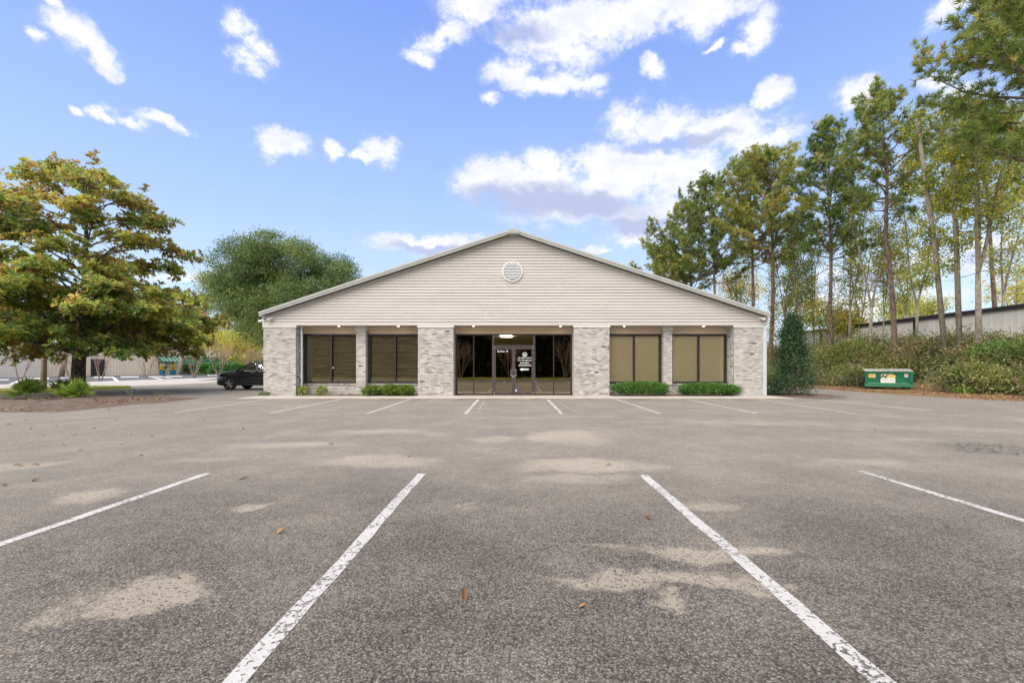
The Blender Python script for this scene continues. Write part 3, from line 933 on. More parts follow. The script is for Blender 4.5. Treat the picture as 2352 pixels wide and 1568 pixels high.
for (xa, xb) in WIN:
    core('sill_wall', xa, xb, Y1 - .06, Y1 + .1, 0, .49)
    brick_faces.append(((xa, Y1 - .06, 0), (1, 0, 0), (0, -1, 0), xb - xa, .49, None))
stuff = MB()
variants = []


def brick_geo(bb, cen, u, nrm, w, h, tint, bev=.004, dep=.016):
    u, nrm, cen = Vector(u), Vector(nrm), Vector(cen)
    upv = Vector((0, 0, 1))
    vs = []
    for (ins, d) in ((bev, 0), (0, -bev), (0, -dep)):
        for sx_, sz_ in ((-1, -1), (1, -1), (1, 1), (-1, 1)):
            vs.append(cen + u * sx_ * (w / 2 - ins) + upv * sz_ * (h / 2 - ins) + nrm * d)
    fs = [(0, 1, 2, 3)]
    for r in (0, 4):
        for i in range(4):
            j = (i + 1) % 4
            fs.append((r + i, r + 4 + i, r + 4 + j, r + j))
    bb.add(vs, fs, tint)


def brick_tint():
    r = random.random()
    if r < .008: return random.uniform(0, .02)
    if r < .015: return random.uniform(.95, 1)
    return min(.88, max(.1, random.gauss(.53, .21)))


for q in range(16):
    vb_ = MB(); brick_geo(vb_, (0, 0, 0), (1, 0, 0), (0, -1, 0), BL, CO - .0105, brick_tint() if q > 2 else (.01, .2, .12)[q])
    me = vb_.mesh('brick'); me.materials.append(M['brick']); variants.append(me)
singles = 0
for (org, u, nrm, wid, hei, key) in brick_faces:
    org, uu = Vector(org), Vector(u)
    nc = int(round(hei / CO))
    ch = hei / nc
    for r in range(nc):
        x = -(BL + .0105) * .5 * (r % 2) + 0.0
        while x < wid - .02:
            xa, xb = max(x, 0), min(x + BL, wid)
            if xb - xa > .03:
                proud = random.uniform(-.0025, .0015)
                cen = org + uu * ((xa + xb) / 2) + Vector((0, 0, (r + .5) * ch)) + Vector(nrm) * proud
                full = xb - xa > BL - .002
                if full and key in ('mid_l', 'mid_r') and singles < 300 and r % 1 == 0 and (key == 'mid_r' or singles < 150):
                    vi = random.randrange(3, 16) if random.random() > .02 else random.randrange(0, 3)
                    o = bpy.data.objects.new('brick', variants[vi])
                    C.objects.link(o); o.parent = PIL[key]
                    o.location = cen - wloc(PIL[key]); singles += 1
                else:
                    brick_geo(stuff, cen, u, nrm, xb - xa, CO - .0105, brick_tint())
            x += BL + .0105
tag(stuff.build('brickwork', M['brick'], bld), kind='stuff')
# rowlock sills, brick on edge
rl = MB()
for (xa, xb) in WIN:
    x = xa
    while x < xb - .03:
        w = min(.064, xb - x)
        rl.box(x + .004, x + w, Y1 - .1 + random.uniform(-.003, .003), Y1 + .04, .492, .553, min(.99, max(.05, random.gauss(.55, .3))))
        x += .0725
    MB().box(xa, xb, Y1 - .08, Y1 + .05, .488, .54).build('sill_mortar', M['mortar'], bld)
tag(rl.build('rowlock_sill', M['brick'], bld), kind='stuff')

# ---- windows
ZB, ZT = .556, 2.94
for wi, (xa, xb) in enumerate(WIN):
    xa, xb = xa + .025, xb - .025
    f = MB()
    fw = .075
    f.box(xa, xa + fw, Y1 - .05, Y1 + .06, ZB, ZT); f.box(xb - fw, xb, Y1 - .05, Y1 + .06, ZB, ZT)
    f.box(xa + fw, xb - fw, Y1 - .05, Y1 + .06, ZB, ZB + .08); f.box(xa + fw, xb - fw, Y1 - .05, Y1 + .06, ZT - .085, ZT)
    xm = (xa + xb) / 2 + (.03 if wi < 2 else 0)
    f.box(xm - .045, xm + .045, Y1 - .045, Y1 + .06, ZB + .08, ZT - .085)
    wf = f.build('window', M['bronze'], bld)
    for (p0, p1) in ((xa + fw, xm - .045), (xm + .045, xb - fw)):
        MB().box(p0 - .01, p1 + .01, Y1 + .0, Y1 + .012, ZB + .07, ZT - .075).build('pane', M['glass'] if wi < 2 else M['glass_c'], wf)
        sl_ = MB()
        if wi < 2:
            zz = ZB + .1
            while zz < ZT - .1:
                tl = .0125 + random.uniform(-.001, .001)
                sl_.add([(p0 + .03, Y1 + .06, zz), (p1 - .03, Y1 + .06, zz), (p1 - .03, Y1 + .074, zz + .021 + tl * .3), (p0 + .03, Y1 + .074, zz + .021 + tl * .3)], [(0, 1, 2, 3)])
                zz += .0265
            for fx in (.15, .5, .85):
                xx = p0 + (p1 - p0) * fx
                sl_.box(xx - .004, xx + .004, Y1 + .055, Y1 + .058, ZB + .1, ZT - .1)
            tag(sl_.build('blind', M['blind'], wf), kind='stuff')
        else:
            zz = ZB + .09
            while zz < ZT - .09:
                sl_.add([(p0, Y1 + .05, zz), (p1, Y1 + .05, zz), (p1, Y1 + .056, zz + .0268), (p0, Y1 + .056, zz + .0268)], [(0, 1, 2, 3)])
                zz += .0265
            tag(sl_.build('blind', M['shade'], wf), kind='stuff')
        MB().box(p0 - .01, p1 + .01, Y1 + .1, Y1 + .12, ZB + .02, ZT - .02).build('blind_backing', M['dark'], wf)
    if wi == 0:
        MB().lathe([(.035, 0), (.035, -.002)], (xm + .085, Y1 - .003, 1.31), 'y', 16).build('sticker', M['white'], wf)

# ---- entrance
ex0, ex1 = -3.02, 2.60
sf = MB()
zt = 2.93
YE = Y1 + .0


def vbar(bb, xc, w, z0, z1, ya=-.05, yb=.06):
    bb.box(xc - w / 2, xc + w / 2, YE + ya, YE + yb, z0, z1)


xs = [-2.138, -1.207, .781, 1.715]
for xc, w in ((ex0 + .03, .06), (ex1 - .03, .06)):
    vbar(sf, xc, w, 0, zt)
sf.box(ex0 + .06, ex1 - .06, YE - .05, YE + .06, zt - .06, zt)
for a, c in ((ex0 + .06, -2.138 - .025), (-2.138 + .025, -1.207 - .045), (.781 + .045, 1.715 - .025), (1.715 + .025, ex1 - .06)):
    sf.box(a, c, YE - .05, YE + .06, .0, .05)
vbar(sf, -2.138, .05, 0, zt - .06); vbar(sf, 1.715, .05, 0, zt - .06)
store = sf.build('storefront', M['bronze'], bld)
jb = MB(); vbar(jb, -1.207, .09, 0, zt - .06, -.055); vbar(jb, .781, .09, 0, zt - .06, -.055)
jb.box(-1.162, .736, YE - .055, YE + .06, 2.30, 2.40)
jb.build('door_frame', M['bronze_l'], store)
for a, c in ((ex0 + .06, -2.163), (-2.113, -1.252), (.826, 1.69), (1.74, ex1 - .06)):
    MB().box(a - .01, c + .01, YE, YE + .012, .04, zt - .05).build('pane', M['glass_d'], store)
MB().box(-1.17, .745, YE, YE + .012, 2.39, zt - .05).build('pane', M['glass_c'], store)


def text_mesh(name, s, x, y, z, size, m, parent, width=None, bold=.0, font_shear=0):
    cu = bpy.data.curves.new(name, 'FONT')
    cu.body = s
    cu.size = size
    cu.align_x = 'CENTER'
    cu.extrude = .0012
    cu.offset = bold
    o = bpy.data.objects.new(name, cu)
    C.objects.link(o)
    dg = bpy.context.evaluated_depsgraph_get()
    me = bpy.data.meshes.new_from_object(o.evaluated_get(dg))
    bpy.data.objects.remove(o)
    n = len(me.vertices)
    V = np.zeros(n * 3); me.vertices.foreach_get('co', V); V = V.reshape(-1, 3)
    if width:
        V[:, 0] *= width / (V[:, 0].max() - V[:, 0].min())
    Wv = np.stack([x + V[:, 0], y - V[:, 2], z + V[:, 1]], 1)
    me.materials.clear()
    return finish(me, name, m, parent, Wv)


doors = []
for (a, c) in ((-1.16, -.218), (-.214, .734)):
    d = MB()
    st = .085
    d.box(a, a + st, YE - .045, YE + .0, .02, 2.295); d.box(c - st, c, YE - .045, YE + .0, .02, 2.295)
    d.box(a + st, c - st, YE - .045, YE, 2.2, 2.295); d.box(a + st, c - st, YE - .045, YE, .02, .14)
    do = d.build('door', M['bronze_l'], store)
    doors.append(do)
    MB().box(a + st - .01, c - st + .01, YE - .028, YE - .02, .13, 2.21).build('glass', M['glass_d'], do)
    for zz in (.06, 2.26):
        xx = a + .02 if a < -1 else c - .02
        MB().box(xx - .022, xx + .022, YE - .06, YE - .045, zz, zz + .1).build('hinge', M['steel'], do)
    MB().bbox((a + c) / 2 - .05, (a + c) / 2 + .05, YE - .056, YE - .045, .075, .1, .004).build('kick_clip', M['steel'], do)
    hx = c - .05 if a < -1 else a + .05
    s_ = -1 if a < -1 else 1
    MB().tube([(hx, YE - .045, 1.2), (hx, YE - .11, 1.2), (hx + s_ * .07, YE - .12, 1.2), (hx + s_ * .07, YE - .12, .92), (hx, YE - .11, .92), (hx, YE - .045, .92)], .014, 8).build('pull_handle', M['steel'], do)
    MB().lathe([(.028, 0), (.028, -.016), (.012, -.018)], (hx, YE - .046, .86), 'y', 14).build('lock', M['steel'], do)
d1, d2 = doors
YT = YE - .0295
text_mesh('lettering', 'Suite A', -.74, YT, 2.06, .155, M['white'], d1, .54, .001)
cxr = .325
text_mesh('lettering', 'Pawleys Island', cxr, YT, 1.76, .1, M['white'], d2, .62, .0005)
text_mesh('lettering', 'Pain Management', cxr, YT, 1.645, .1, M['white'], d2, .72, .0005)
text_mesh('lettering', 'PATIENT', cxr, YT, 1.50, .115, M['white'], d2, .46, .001)
text_mesh('lettering', 'ENTRANCE', cxr, YT, 1.385, .115, M['white'], d2, .6, .001)
em = MB()
ec = (cxr - .0, 1.945)
for q in range(12):
    th = 2 * math.pi * q / 12
    pts = []
    for rr, dt in ((.075, -.2), (.12, -.13), (.12, .13), (.075, .2)):
        pts.append((ec[0] + rr * math.cos(th + dt), ec[1] + rr * math.sin(th + dt)))
    em.extrude(pts, 'y', YT, YT - .002)
em.extrude([(ec[0] + .02 * math.cos(a_), ec[1] + .045 + .02 * math.sin(a_)) for a_ in np.linspace(0, 2 * math.pi, 9)[:-1]], 'y', YT, YT - .002)
em.extrude([(ec[0] - .045, ec[1] - .05), (ec[0] + .045, ec[1] - .05), (ec[0] + .05, ec[1] + .015), (ec[0], ec[1] - .02), (ec[0] - .05, ec[1] + .015)], 'y', YT, YT - .002)
em.build('emblem', M['white'], d2)
ar = MB()
ax, azz = cxr, 1.235
ar.extrude([(ax - .25, azz), (ax - .13, azz - .08), (ax - .13, azz + .08)], 'y', YT, YT - .002)
xx = ax - .128
for w in (.09, .045, .04, .03, .022, .016):
    ar.extrude([(xx, azz - .042), (xx + w, azz - .042), (xx + w, azz + .042), (xx, azz + .042)], 'y', YT, YT - .002)
    xx += w + .014
ar.build('arrow', M['white'], d2)
MB().lathe([(.06, 0), (.06, -.002)], (-.1, YE - .046, .22), 'y', 20).build('sticker', M['blue'], d2)
MB().lathe([(.038, 0), (.038, -.0015)], (-.1, YE - .0485, .22), 'y', 16).build('sticker', M['white'], d2)
# inside the entrance
room = MB()
room.box(-5, 4.5, 29, 29.1, 0, 3.0); room.box(-5.1, -5, Y1 + .15, 29.1, 0, 3.0); room.box(4.5, 4.6, Y1 + .15, 29.1, 0, 3.0)
room.build('room_wall', M['room'], bld)
MB().box(-5.1, 4.6, Y1 + .07, 29.1, 3.0, 3.05).build('room_ceiling', M['room'], bld)
MB().box(-5.1, 4.6, Y1 + .07, 29.1, -.02, -.006).build('room_floor', M['dark'], bld)
MB().box(-.92, -.32, 23.6, 24.7, 2.965, 2.995).build('ceiling_lamp', M['lamp'], bld)

# downspouts
dsp = MB(); dsp.tube([(-10.2, Y0 + .25, ZS - .04), (-10.2, Y0 + .25, .1), (-10.19, Y0 + .05, .03)], .042, 10)
for zz in (.9, 2.1, 3.0): dsp.box(-10.3, -10.15, Y0 + .2, Y0 + .3, zz, zz + .03)
dsp.build('downspout', M['down'], bld)
dsp = MB(); dsp.bbox(11.42, 11.59, Y0 - .01, Y0 + .12, .02, 3.25, .012)
dsp.build('downspout', M['down'], bld)


# ------------------------------------------------------------------ security cameras
def seccam(x, y, z, face, label):
    o = thing('security_camera', label, 'camera', (x, y, z), 'security cameras under the eaves')
    m_ = MB(); m_.box(x - .07, x + .07, y - .02, y, z - .06, z + .08); m_.build('mount', M['trim'], o)
    d = Vector(face)
    p = Vector((x, y - .04, z))
    MB().tube([p, p + Vector((d.x * .05, -.08, -.02))], .025, 8).build('arm', M['trim'], o)
    q = p + Vector((d.x * .06, -.09, -.03))
    MB().tube([q - d * .06, q + d * .16], [.055, .06], 12).build('housing', M['trim'], o)
    MB().tube([q + d * .16, q + d * .168], .045, 12).build('lens', M['plastic'], o)


seccam(-11.45, Y0 - .02, 3.60, Vector((-.5, -.7, -.35)).normalized(), 'small white security camera on the gable above the left corner pillar')
seccam(11.25, Y0 - .02, 3.62, Vector((.6, -.6, -.35)).normalized(), 'small white security camera on the gable above the right corner pillar')
seccam(-11.98, Y0 + .3, 3.55, Vector((-.8, -.4, -.35)).normalized(), 'small white security camera on the side wall round the left corner')


# ------------------------------------------------------------------ shrubs and small plants
def shrub(name, label, cat, base, rx, ry, h, n, L, Wd, m, group=None, boxy=2.0, tintb=.5, stems=5, flat=.0, parts=True, extra=None, rough=.16):
    o = thing(name, label, cat, base, group)
    bx, by, bz = base
    th = rng.uniform(0, 2 * math.pi, n); cz = rng.uniform(-.75, 1, n)
    rr = rng.uniform(.55, 1.0, n) ** .5
    s_ = np.sqrt(1 - np.abs(cz) ** boxy) ** (1 / 1.0)
    # a few clumps push the outline in and out
    kx = rng.normal(size=(9, 3))
    kx = unit(kx)
    d = np.stack([np.cos(th) * s_, np.sin(th) * s_, cz], 1)
    bump = 1 + rough * np.max((unit(d) @ kx.T) ** 3, axis=1) - rough / 2 + rng.normal(size=n) * .06
    cx_ = np.stack([d[:, 0] * rx * rr * bump, d[:, 1] * ry * rr * bump, (d[:, 2] * rr * bump * .5 + .5) * h], 1)
    cx_[:, 2] = np.maximum(cx_[:, 2], .03)
    dirs = unit(unit(d) * .7 + rng.normal(size=(n, 3)) * .6 + np.array([0, 0, .35]))
    lv = Leaves()
    lv.add(cx_ + np.array(base), dirs, rand_dirs(n, .8), L * rng.uniform(.7, 1.2, n), Wd * rng.uniform(.8, 1.2, n), np.clip(tintb + rng.normal(size=n) * .22, 0, 1))
    lv.build('foliage', m, o)
    if extra is not None:
        ne = extra
        ii = rng.integers(0, n, ne)
        pl = Leaves(); pl.add(cx_[ii] * 1.05 + np.array(base), rand_dirs(ne, .3), rand_dirs(ne), .07, .06, rng.random(ne)); pl.build('blossom', M['petal'], o)
    tb = MB()
    for q in range(stems):
        a_ = random.uniform(0, 6.28); r_ = random.uniform(.3, .8)
        tb.tube([(bx + .05 * math.cos(a_), by + .05 * math.sin(a_), bz - .02), (bx + rx * r_ * .5 * math.cos(a_), by + ry * r_ * .5 * math.sin(a_), bz + h * .45), (bx + rx * r_ * math.cos(a_), by + ry * r_ * math.sin(a_), bz + h * .8)], [.014, .01, .004], 5)
    tb.build('stem', M['bark'], o)
    return o


shrub('low_hedge', 'dark green clipped hedge under the tan window nearest the entrance', 'hedge', ((1471 - UX) / F * 21.1, 21.1, .04), 1.24, .46, .57, 7000, .085, .045, M['box'], 'clipped hedges under the right windows', boxy=3.2, rough=.3)
shrub('low_hedge', 'dark green clipped hedge under the tan window next to the right corner pillar', 'hedge', ((1627 - UX) / F * 21.1, 21.1, .04), 1.28, .46, .54, 7000, .085, .045, M['box'], 'clipped hedges under the right windows', boxy=3.2, rough=.3)
for u, rx_, hh, lb in [(856, .44, .4, 'bright green shrub beside the narrow brick pier, leftmost of the three together'), (898, .4, .45, 'bright green shrub with white flecks, middle of the three under the blinds'), (930, .4, .42, 'bright green shrub against the brick pillar left of the entrance')]:
    shrub('window_shrub', lb, 'shrub', ((u - UX) / F * 21.2, 21.2, .04), rx_, .42, hh, 1900, .12, .05, M['lightleaf'], 'bright shrubs under the left windows', tintb=.4, extra=24)
for u, lb in [(697, 'small yellow-green plant at the foot of the inner downspout'), (739, 'small yellow-green plant growing alone below the leftmost window')]:
    shrub('small_plant', lb, 'plant', ((u - UX) / F * 21.3, 21.3, .03), .2, .2, .38, 240, .13, .05, M['lightleaf'], 'small plants under the leftmost window', tintb=.75)
shrub('small_plant', 'tiny weed at the outer foot of the left corner pillar', 'plant', (-11.75, 21.05, .01), .22, .14, .16, 120, .1, .04, M['lightleaf'], tintb=.2, stems=3)

# holly at the right corner: a dense narrow evergreen
HB = Vector(((1820 - UX) / F * 21.2, 21.2, .03))
ho = thing('holly_bush', 'tall narrow dark evergreen bush at the right corner of the office', 'bush', HB)
lv = Leaves()
for q in range(420):
    hz = random.random() ** .85 * 3.55 + .1
    f_ = hz / 3.7
    rmax = 1.02 * (1 - f_) ** .75 * (.75 + .35 * min(1, f_ * 5)) * random.uniform(.6, 1.2)
    a_ = random.uniform(0, 6.28); rr = rmax * random.random() ** .35
    rr *= 1 + .25 * math.sin(3 * a_ + 4 * hz)
    c_ = np.array(HB) + np.array([rr * math.cos(a_), rr * math.sin(a_), hz])
    m_ = 46
    pts = c_ + rng.normal(size=(m_, 3)) * np.array([.13, .13, .15])
    pts[:, 2] = np.maximum(pts[:, 2], .05)
    dd = unit(np.tile([math.cos(a_), math.sin(a_), .5], (m_, 1)) + rng.normal(size=(m_, 3)) * .7)
    lv.add(pts, dd, rand_dirs(m_, .9), rng.uniform(.06, .11, m_), .045, np.clip(random.gauss(.45, .2) + rng.normal(size=m_) * .15, 0, 1))
lv.build('crown', M['holly'], ho)
tb = MB()
for q in range(7):
    a_ = random.uniform(0, 6.28)
    tb.tube([HB + Vector((.06 * math.cos(a_), .06 * math.sin(a_), -.05)), HB + Vector((.25 * math.cos(a_), .25 * math.sin(a_), 1.2)), HB + Vector((.35 * math.cos(a_), .35 * math.sin(a_), 3))], [.04, .03, .01], 6)
tb.build('trunk', M['bark'], ho)
shrub('spreading_shrub', 'low dark shrub beside the tall evergreen at the office corner', 'shrub', (HB.x - .85, 21.7, .03), .5, .5, .55, 1100, .09, .045, M['holly'], tintb=.6)


# ------------------------------------------------------------------ trees
def curve_pts(a, d, L, up=.0, n=5, wob=.06):
    pts = [Vector(a)]
    d = Vector(d).normalized()
    for i in range(n):
        d = (d + Vector((random.gauss(0, wob), random.gauss(0, wob), random.gauss(0, wob) + up / n))).normalized()
        pts.append(pts[-1] + d * L / n)
    return pts


def tp(pts, f):
    x = f * (len(pts) - 1); i = min(int(x), len(pts) - 2)
    return pts[i].lerp(pts[i + 1], x - i), (pts[i + 1] - pts[i]).normalized()


# --- magnolia
MBASE = G(178, 904.5)
mg = thing('magnolia_tree', 'broad magnolia with rusty yellow-green leaves in the mulch island', 'tree', MBASE)
tb, lv = MB(), Leaves()
H = 11.1
trunk = [MBASE + Vector((0, 0, -.05)), MBASE + Vector((.02, 0, .35)), MBASE + Vector((.06, 0, 1.4)), MBASE + Vector((.1, .05, 2.6)), MBASE + Vector((.35, 0, 4.2)), MBASE + Vector((.3, .1, 6.3)), MBASE + Vector((.45, 0, 8.6)), MBASE + Vector((.45, .1, 10.9))]
tb.tube(trunk, [.36, .29, .27, .25, .17, .12, .07, .02], 14)
prof = [(1.7, 4.4), (2.3, 5.6), (3.4, 6.1), (4.6, 5.7), (5.2, 4.5), (6.2, 4.5), (7.4, 4.4), (8.5, 3.5), (9.5, 3.0), (10.3, 1.5), (11.2, .4)]


def prad(z):
    for (z0, r0), (z1, r1) in zip(prof, prof[1:]):
        if z <= z1: return r0 + (r1 - r0) * max(0, (z - z0)) / (z1 - z0)
    return .4


def rosettes(pts, outd, n=9):
    m_ = len(pts)
    c_ = np.repeat(pts, n, 0)
    ph = np.tile(np.arange(n) * 2.399, m_) + np.repeat(rng.uniform(0, 6.28, m_), n)
    ax_ = np.repeat(unit(outd + np.array([0, 0, .45])), n, 0)
    ref = unit(np.cross(ax_, rng.normal(size=ax_.shape)))
    e1 = ref; e2 = np.cross(ax_, e1)
    rad_ = e1 * np.cos(ph)[:, None] + e2 * np.sin(ph)[:, None]
    d = unit(rad_ * rng.uniform(.6, 1.1, (m_ * n, 1)) + ax_ * rng.uniform(.15, .8, (m_ * n, 1)) + rng.normal(size=(m_ * n, 3)) * .15)
    L = rng.uniform(.15, .24, m_ * n)
    return c_ + d * .03, d, ax_, L


nb = 80
for i in range(nb):
    f_ = i / (nb - 1)
    zc = 4.0 + 6.9 * max(0, (i - 38) / (nb - 39)) ** .9
    a_ = i * 2.399 + random.uniform(-.3, .3)
    tpos, _ = tp(trunk, min(.98, (.34 + .3 * i / 38) if i <= 38 else .52 + .46 * (i - 38) / (nb - 39)))
    base_z = tpos.z
    tip_z = zc + random.uniform(-.3, .3) if i > 38 else random.uniform(1.5, 4.7)
    L_ = prad(tip_z) * random.uniform(.82, 1.04) * (1.0 if random.random() > .18 else .75)
    tip = Vector((MBASE.x + .15 + L_ * math.cos(a_), MBASE.y + L_ * math.sin(a_), tip_z))
    midp = tpos.lerp(tip, .5) + Vector((0, 0, (.45 if i > 38 else .35)))
    pts = [tpos, tpos.lerp(midp, .55), midp, midp.lerp(tip, .55) + Vector((0, 0, .1)), tip]
    r0 = .085 * (1 - f_) + .03
    tb.tube(pts, [r0, r0 * .75, r0 * .55, r0 * .35, .012], 6, cap=False)
    nsub = int(3 + L_ * (4.2 if i <= 38 else 2.9))
    ros, od = [], []
    for q in range(nsub):
        fq = .42 + .58 * (q + random.random()) / nsub
        p, dd = tp(pts, min(.999, fq))
        side = Vector((-dd.y, dd.x, 0)).normalized() * random.choice((-1, 1))
        sd = (dd * random.uniform(.3, .9) + side * random.uniform(.4, 1.0) + Vector((0, 0, random.uniform(-.15, .5)))).normalized()
        sl_ = random.uniform(.5, 1.35) * (1.1 - .35 * fq)
        sp = curve_pts(p, sd, sl_, .35, 3, .12)
        tb.tube(sp, [.018, .013, .009, .005], 4, cap=False)
        for w in range(random.randint(5, 8)):
            pp, d2_ = tp(sp, random.uniform(.25, 1.0))
            off = Vector((random.gauss(0, .16), random.gauss(0, .16), random.gauss(0, .1)))
            ros.append(pp + off); od.append(d2_ + off * 1.5)
        ros.append(sp[-1]); od.append(sd)
    ros = np.array([tuple(p) for p in ros]); od = np.array([tuple(p) for p in od])
    bp_, d_, ax_, L2 = rosettes(ros, unit(od))
    zt_ = ros[:, 2]
    tone = np.clip(.31 + .03 * np.clip(zt_ - 4, 0, 6) + (.12 if i <= 38 else .05) + random.gauss(0, .1) + rng.normal(size=len(ros)) * .13 + .22 * (rng.random(len(ros)) < .1 + .04 * (zt_ > 5)), 0, .98)  # lower boughs tinted brighter: the light on them is put into leaf colour
    tt = np.clip(np.repeat(tone, 9) + rng.normal(size=len(d_)) * .1, 0, 1)
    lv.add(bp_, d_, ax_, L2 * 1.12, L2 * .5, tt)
tb.build('trunk', M['lichen'], mg, smooth=True)
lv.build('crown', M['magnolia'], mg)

# --- palmettos
frond_me = []
for var in range(3):
    fb = Leaves(); n_ = 26
    ang = np.linspace(-1.35, 1.35, n_) + rng.normal(size=n_) * .03
    pe = .42
    base = np.tile([0, pe, .0], (n_, 1))
    d = np.stack([np.sin(ang), np.cos(ang) * .95, .18 + .12 * rng.normal(size=n_) - .15 * np.abs(ang)], 1)
    fb.add(base, unit(d), np.tile([0, -.25, 1.0], (n_, 1)) + rng.normal(size=(n_, 3)) * .2, rng.uniform(.46, .62, n_), .042, np.clip(.45 + .2 * rng.normal(size=n_) + (var == 2) * .25, 0, 1))
    V_ = np.concatenate([fb.V[0], [[-.008, 0, 0], [.008, 0, 0], [.006, pe, 0], [-.006, pe, 0]]])
    Q = np.arange(len(V_)).reshape(-1, 4)
    tri = np.concatenate([Q[:, [0, 1, 2]], Q[:, [0, 2, 3]]])
    me = bpy.data.meshes.new('frond')
    me.from_pydata([tuple(v_) for v_ in V_], [], [tuple(int(i_) for i_ in t_) for t_ in tri])
    at = me.attributes.new('tint', 'FLOAT', 'POINT'); at.data.foreach_set('value', np.concatenate([fb.T[0], [.6] * 4]).astype(np.float32))
    me.materials.append(M['palm'])
    frond_me.append(me)
for (u, v, s_, nf, lb, mi) in [(63, 916, 1.0, 24, 'dark green palmetto at the left end of the mulch island', 0), (150, 909, .98, 18, 'palmetto just behind and left of the magnolia trunk', 1), (172, 920, .95, 24, 'light green palmetto in front of the magnolia trunk', 2)]:
    gp = G(u, v); gp.z = .06
    o = thing('palmetto', lb, 'palmetto', gp, 'palmettos in the mulch island')
    for q in range(nf):
        f = bpy.data.objects.new('frond', frond_me[mi if random.random() < .7 else random.randrange(3)])
        C.objects.link(f); f.parent = o
        el_ = R(random.uniform(8, 85)) if q > 5 else R(random.uniform(60, 88))
        f.rotation_euler = (el_, random.uniform(-.3, .3), q * 2.399 + random.uniform(-.3, .3))
        f.rotation_mode = 'XYZ'
        f.scale = (s_ * random.uniform(.7, 1.0),) * 3
        f.location = (random.uniform(-.05, .05), random.uniform(-.05, .05), 0)


# --- pines
def pine(base, H, cs, Rc, label, lean=(0, 0), r0=.24, nbr=46, tint=.45, dens=1.0, name='pine_tree', clump=.95, L=.34, dead=6, ivy=0):
    base = Vector(base)
    r0 *= .68
    o = thing(name, label, 'tree', base, 'pines and slender trees along the right side')
    tb, nd = MB(), Needles()
    tr = [base + Vector((0, 0, -.15))]
    for i in range(1, 9):
        f = i / 8
        tr.append(base + Vector((lean[0] * f + random.gauss(0, .07), lean[1] * f + random.gauss(0, .07), H * f * .98)))
    tb.tube(tr, [r0 * (1 - .85 * (i / 8) ** 1.15) * (1.15 if i == 0 else 1) for i in range(9)], 10)
    for i in range(nbr):
        f = cs + (1 - cs) * ((i + random.random()) / nbr)
        g_ = (f - cs) / (1 - cs)
        p, _ = tp(tr, min(.995, f))
        a_ = i * 2.399 + random.uniform(-.5, .5)
        Lb = 1.25 * Rc * (.45 + .75 * math.sin(math.pi * (.16 + .8 * g_)) ** 1.0) * random.uniform(.5, 1.1) * (.35 + .65 * (1 - g_ ** 4))
        d = Vector((math.cos(a_), math.sin(a_), .12 + .75 * g_))
        bp_ = curve_pts(p, d, Lb, .55, 5, .1)
        rb = .055 * (1 - .6 * g_) * (Lb / Rc + .3)
        tb.tube(bp_, [rb, rb * .8, rb * .6, rb * .45, rb * .3, rb * .15], 5, cap=False)
        cen, ax_ = [], []
        ns = int((6 + Lb * 4.7) * dens)
        for q in range(ns):
            fq = .3 + .7 * (q + random.random()) / ns
            p2, dd = tp(bp_, min(.999, fq))
            sd = (dd * .6 + Vector((random.gauss(0, .7), random.gauss(0, .7), random.gauss(.25, .4)))).normalized()
            sl_ = random.uniform(.25, clump) * (1.15 - .4 * fq)
            e_ = p2 + sd * sl_
            tb.tube([p2, e_], [.014, .006], 4, cap=False)
            for w in range(random.randint(2, 4)):
                pp = p2.lerp(e_, random.uniform(.45, 1.0)) + Vector((random.gauss(0, .1), random.gauss(0, .1), random.gauss(0, .08)))
                cen.append(tuple(pp)); ax_.append(tuple((sd + Vector((0, 0, .5))).normalized()))
        cen.append(tuple(bp_[-1])); ax_.append(tuple((bp_[-1] - bp_[-2]).normalized()))
        tone = np.clip(tint + random.gauss(0, .1) + rng.normal(size=len(cen)) * .12 + .28 * (rng.random(len(cen)) < .13), 0, .97)
        nd.add(np.array(cen), np.array(ax_), 17, L, .042, .8, tone)
    for q in range(dead):
        f = random.uniform(cs * .45, cs * 1.05)
        p, _ = tp(tr, f)
        a_ = random.uniform(0, 6.28)
        bp_ = curve_pts(p, (math.cos(a_), math.sin(a_), random.uniform(-.1, .4)), random.uniform(1.0, 3.0), -.1, 5, .2)
        tb.tube(bp_, [.035, .028, .022, .016, .01, .005], 5, cap=False)
        for w in range(3):
            p2, dd = tp(bp_, random.uniform(.3, .9))
            tb.tube(curve_pts(p2, dd + Vector((random.gauss(0, .6), random.gauss(0, .6), .3)), random.uniform(.4, 1.0), 0, 3, .2), [.012, .009, .006, .003], 4, cap=False)
    tb.build('trunk', M['pinebark'], o, smooth=True)
    nd.build('crown', M['pine'], o)
    if ivy:
        iv = Leaves(); n_ = ivy
        ff = rng.uniform(.03, .55, n_)
        pc = np.array([tuple(tp(tr, f)[0]) for f in ff])
        pc += rng.normal(size=(n_, 3)) * np.array([.3, .3, .15]) * (1.2 - ff)[:, None]
        iv.add(pc, rand_dirs(n_), rand_dirs(n_, .5), rng.uniform(.1, .17, n_), .08, np.clip(rng.normal(.72, .25, n_), 0, 1)); iv.build('ivy', M['bush'], o)
        vn = MB()
        for q in range(16):
            f0_ = random.uniform(.05, .3); p, _ = tp(tr, f0_)
            vn.tube(curve_pts(p + Vector((random.gauss(0, .25), random.gauss(0, .25), 0)), (random.gauss(0, .3), random.gauss(0, .3), random.choice((-1, 1))), random.uniform(1, 3), 0, 5, .35), .012, 4, cap=False)
        vn.build('vine', M['bark'], o)
    return o


def at(u, Y, z=None):
    x = (u - UX) / F * Y
    return Vector((x, Y, bank_h(x, Y) if z is None else z))


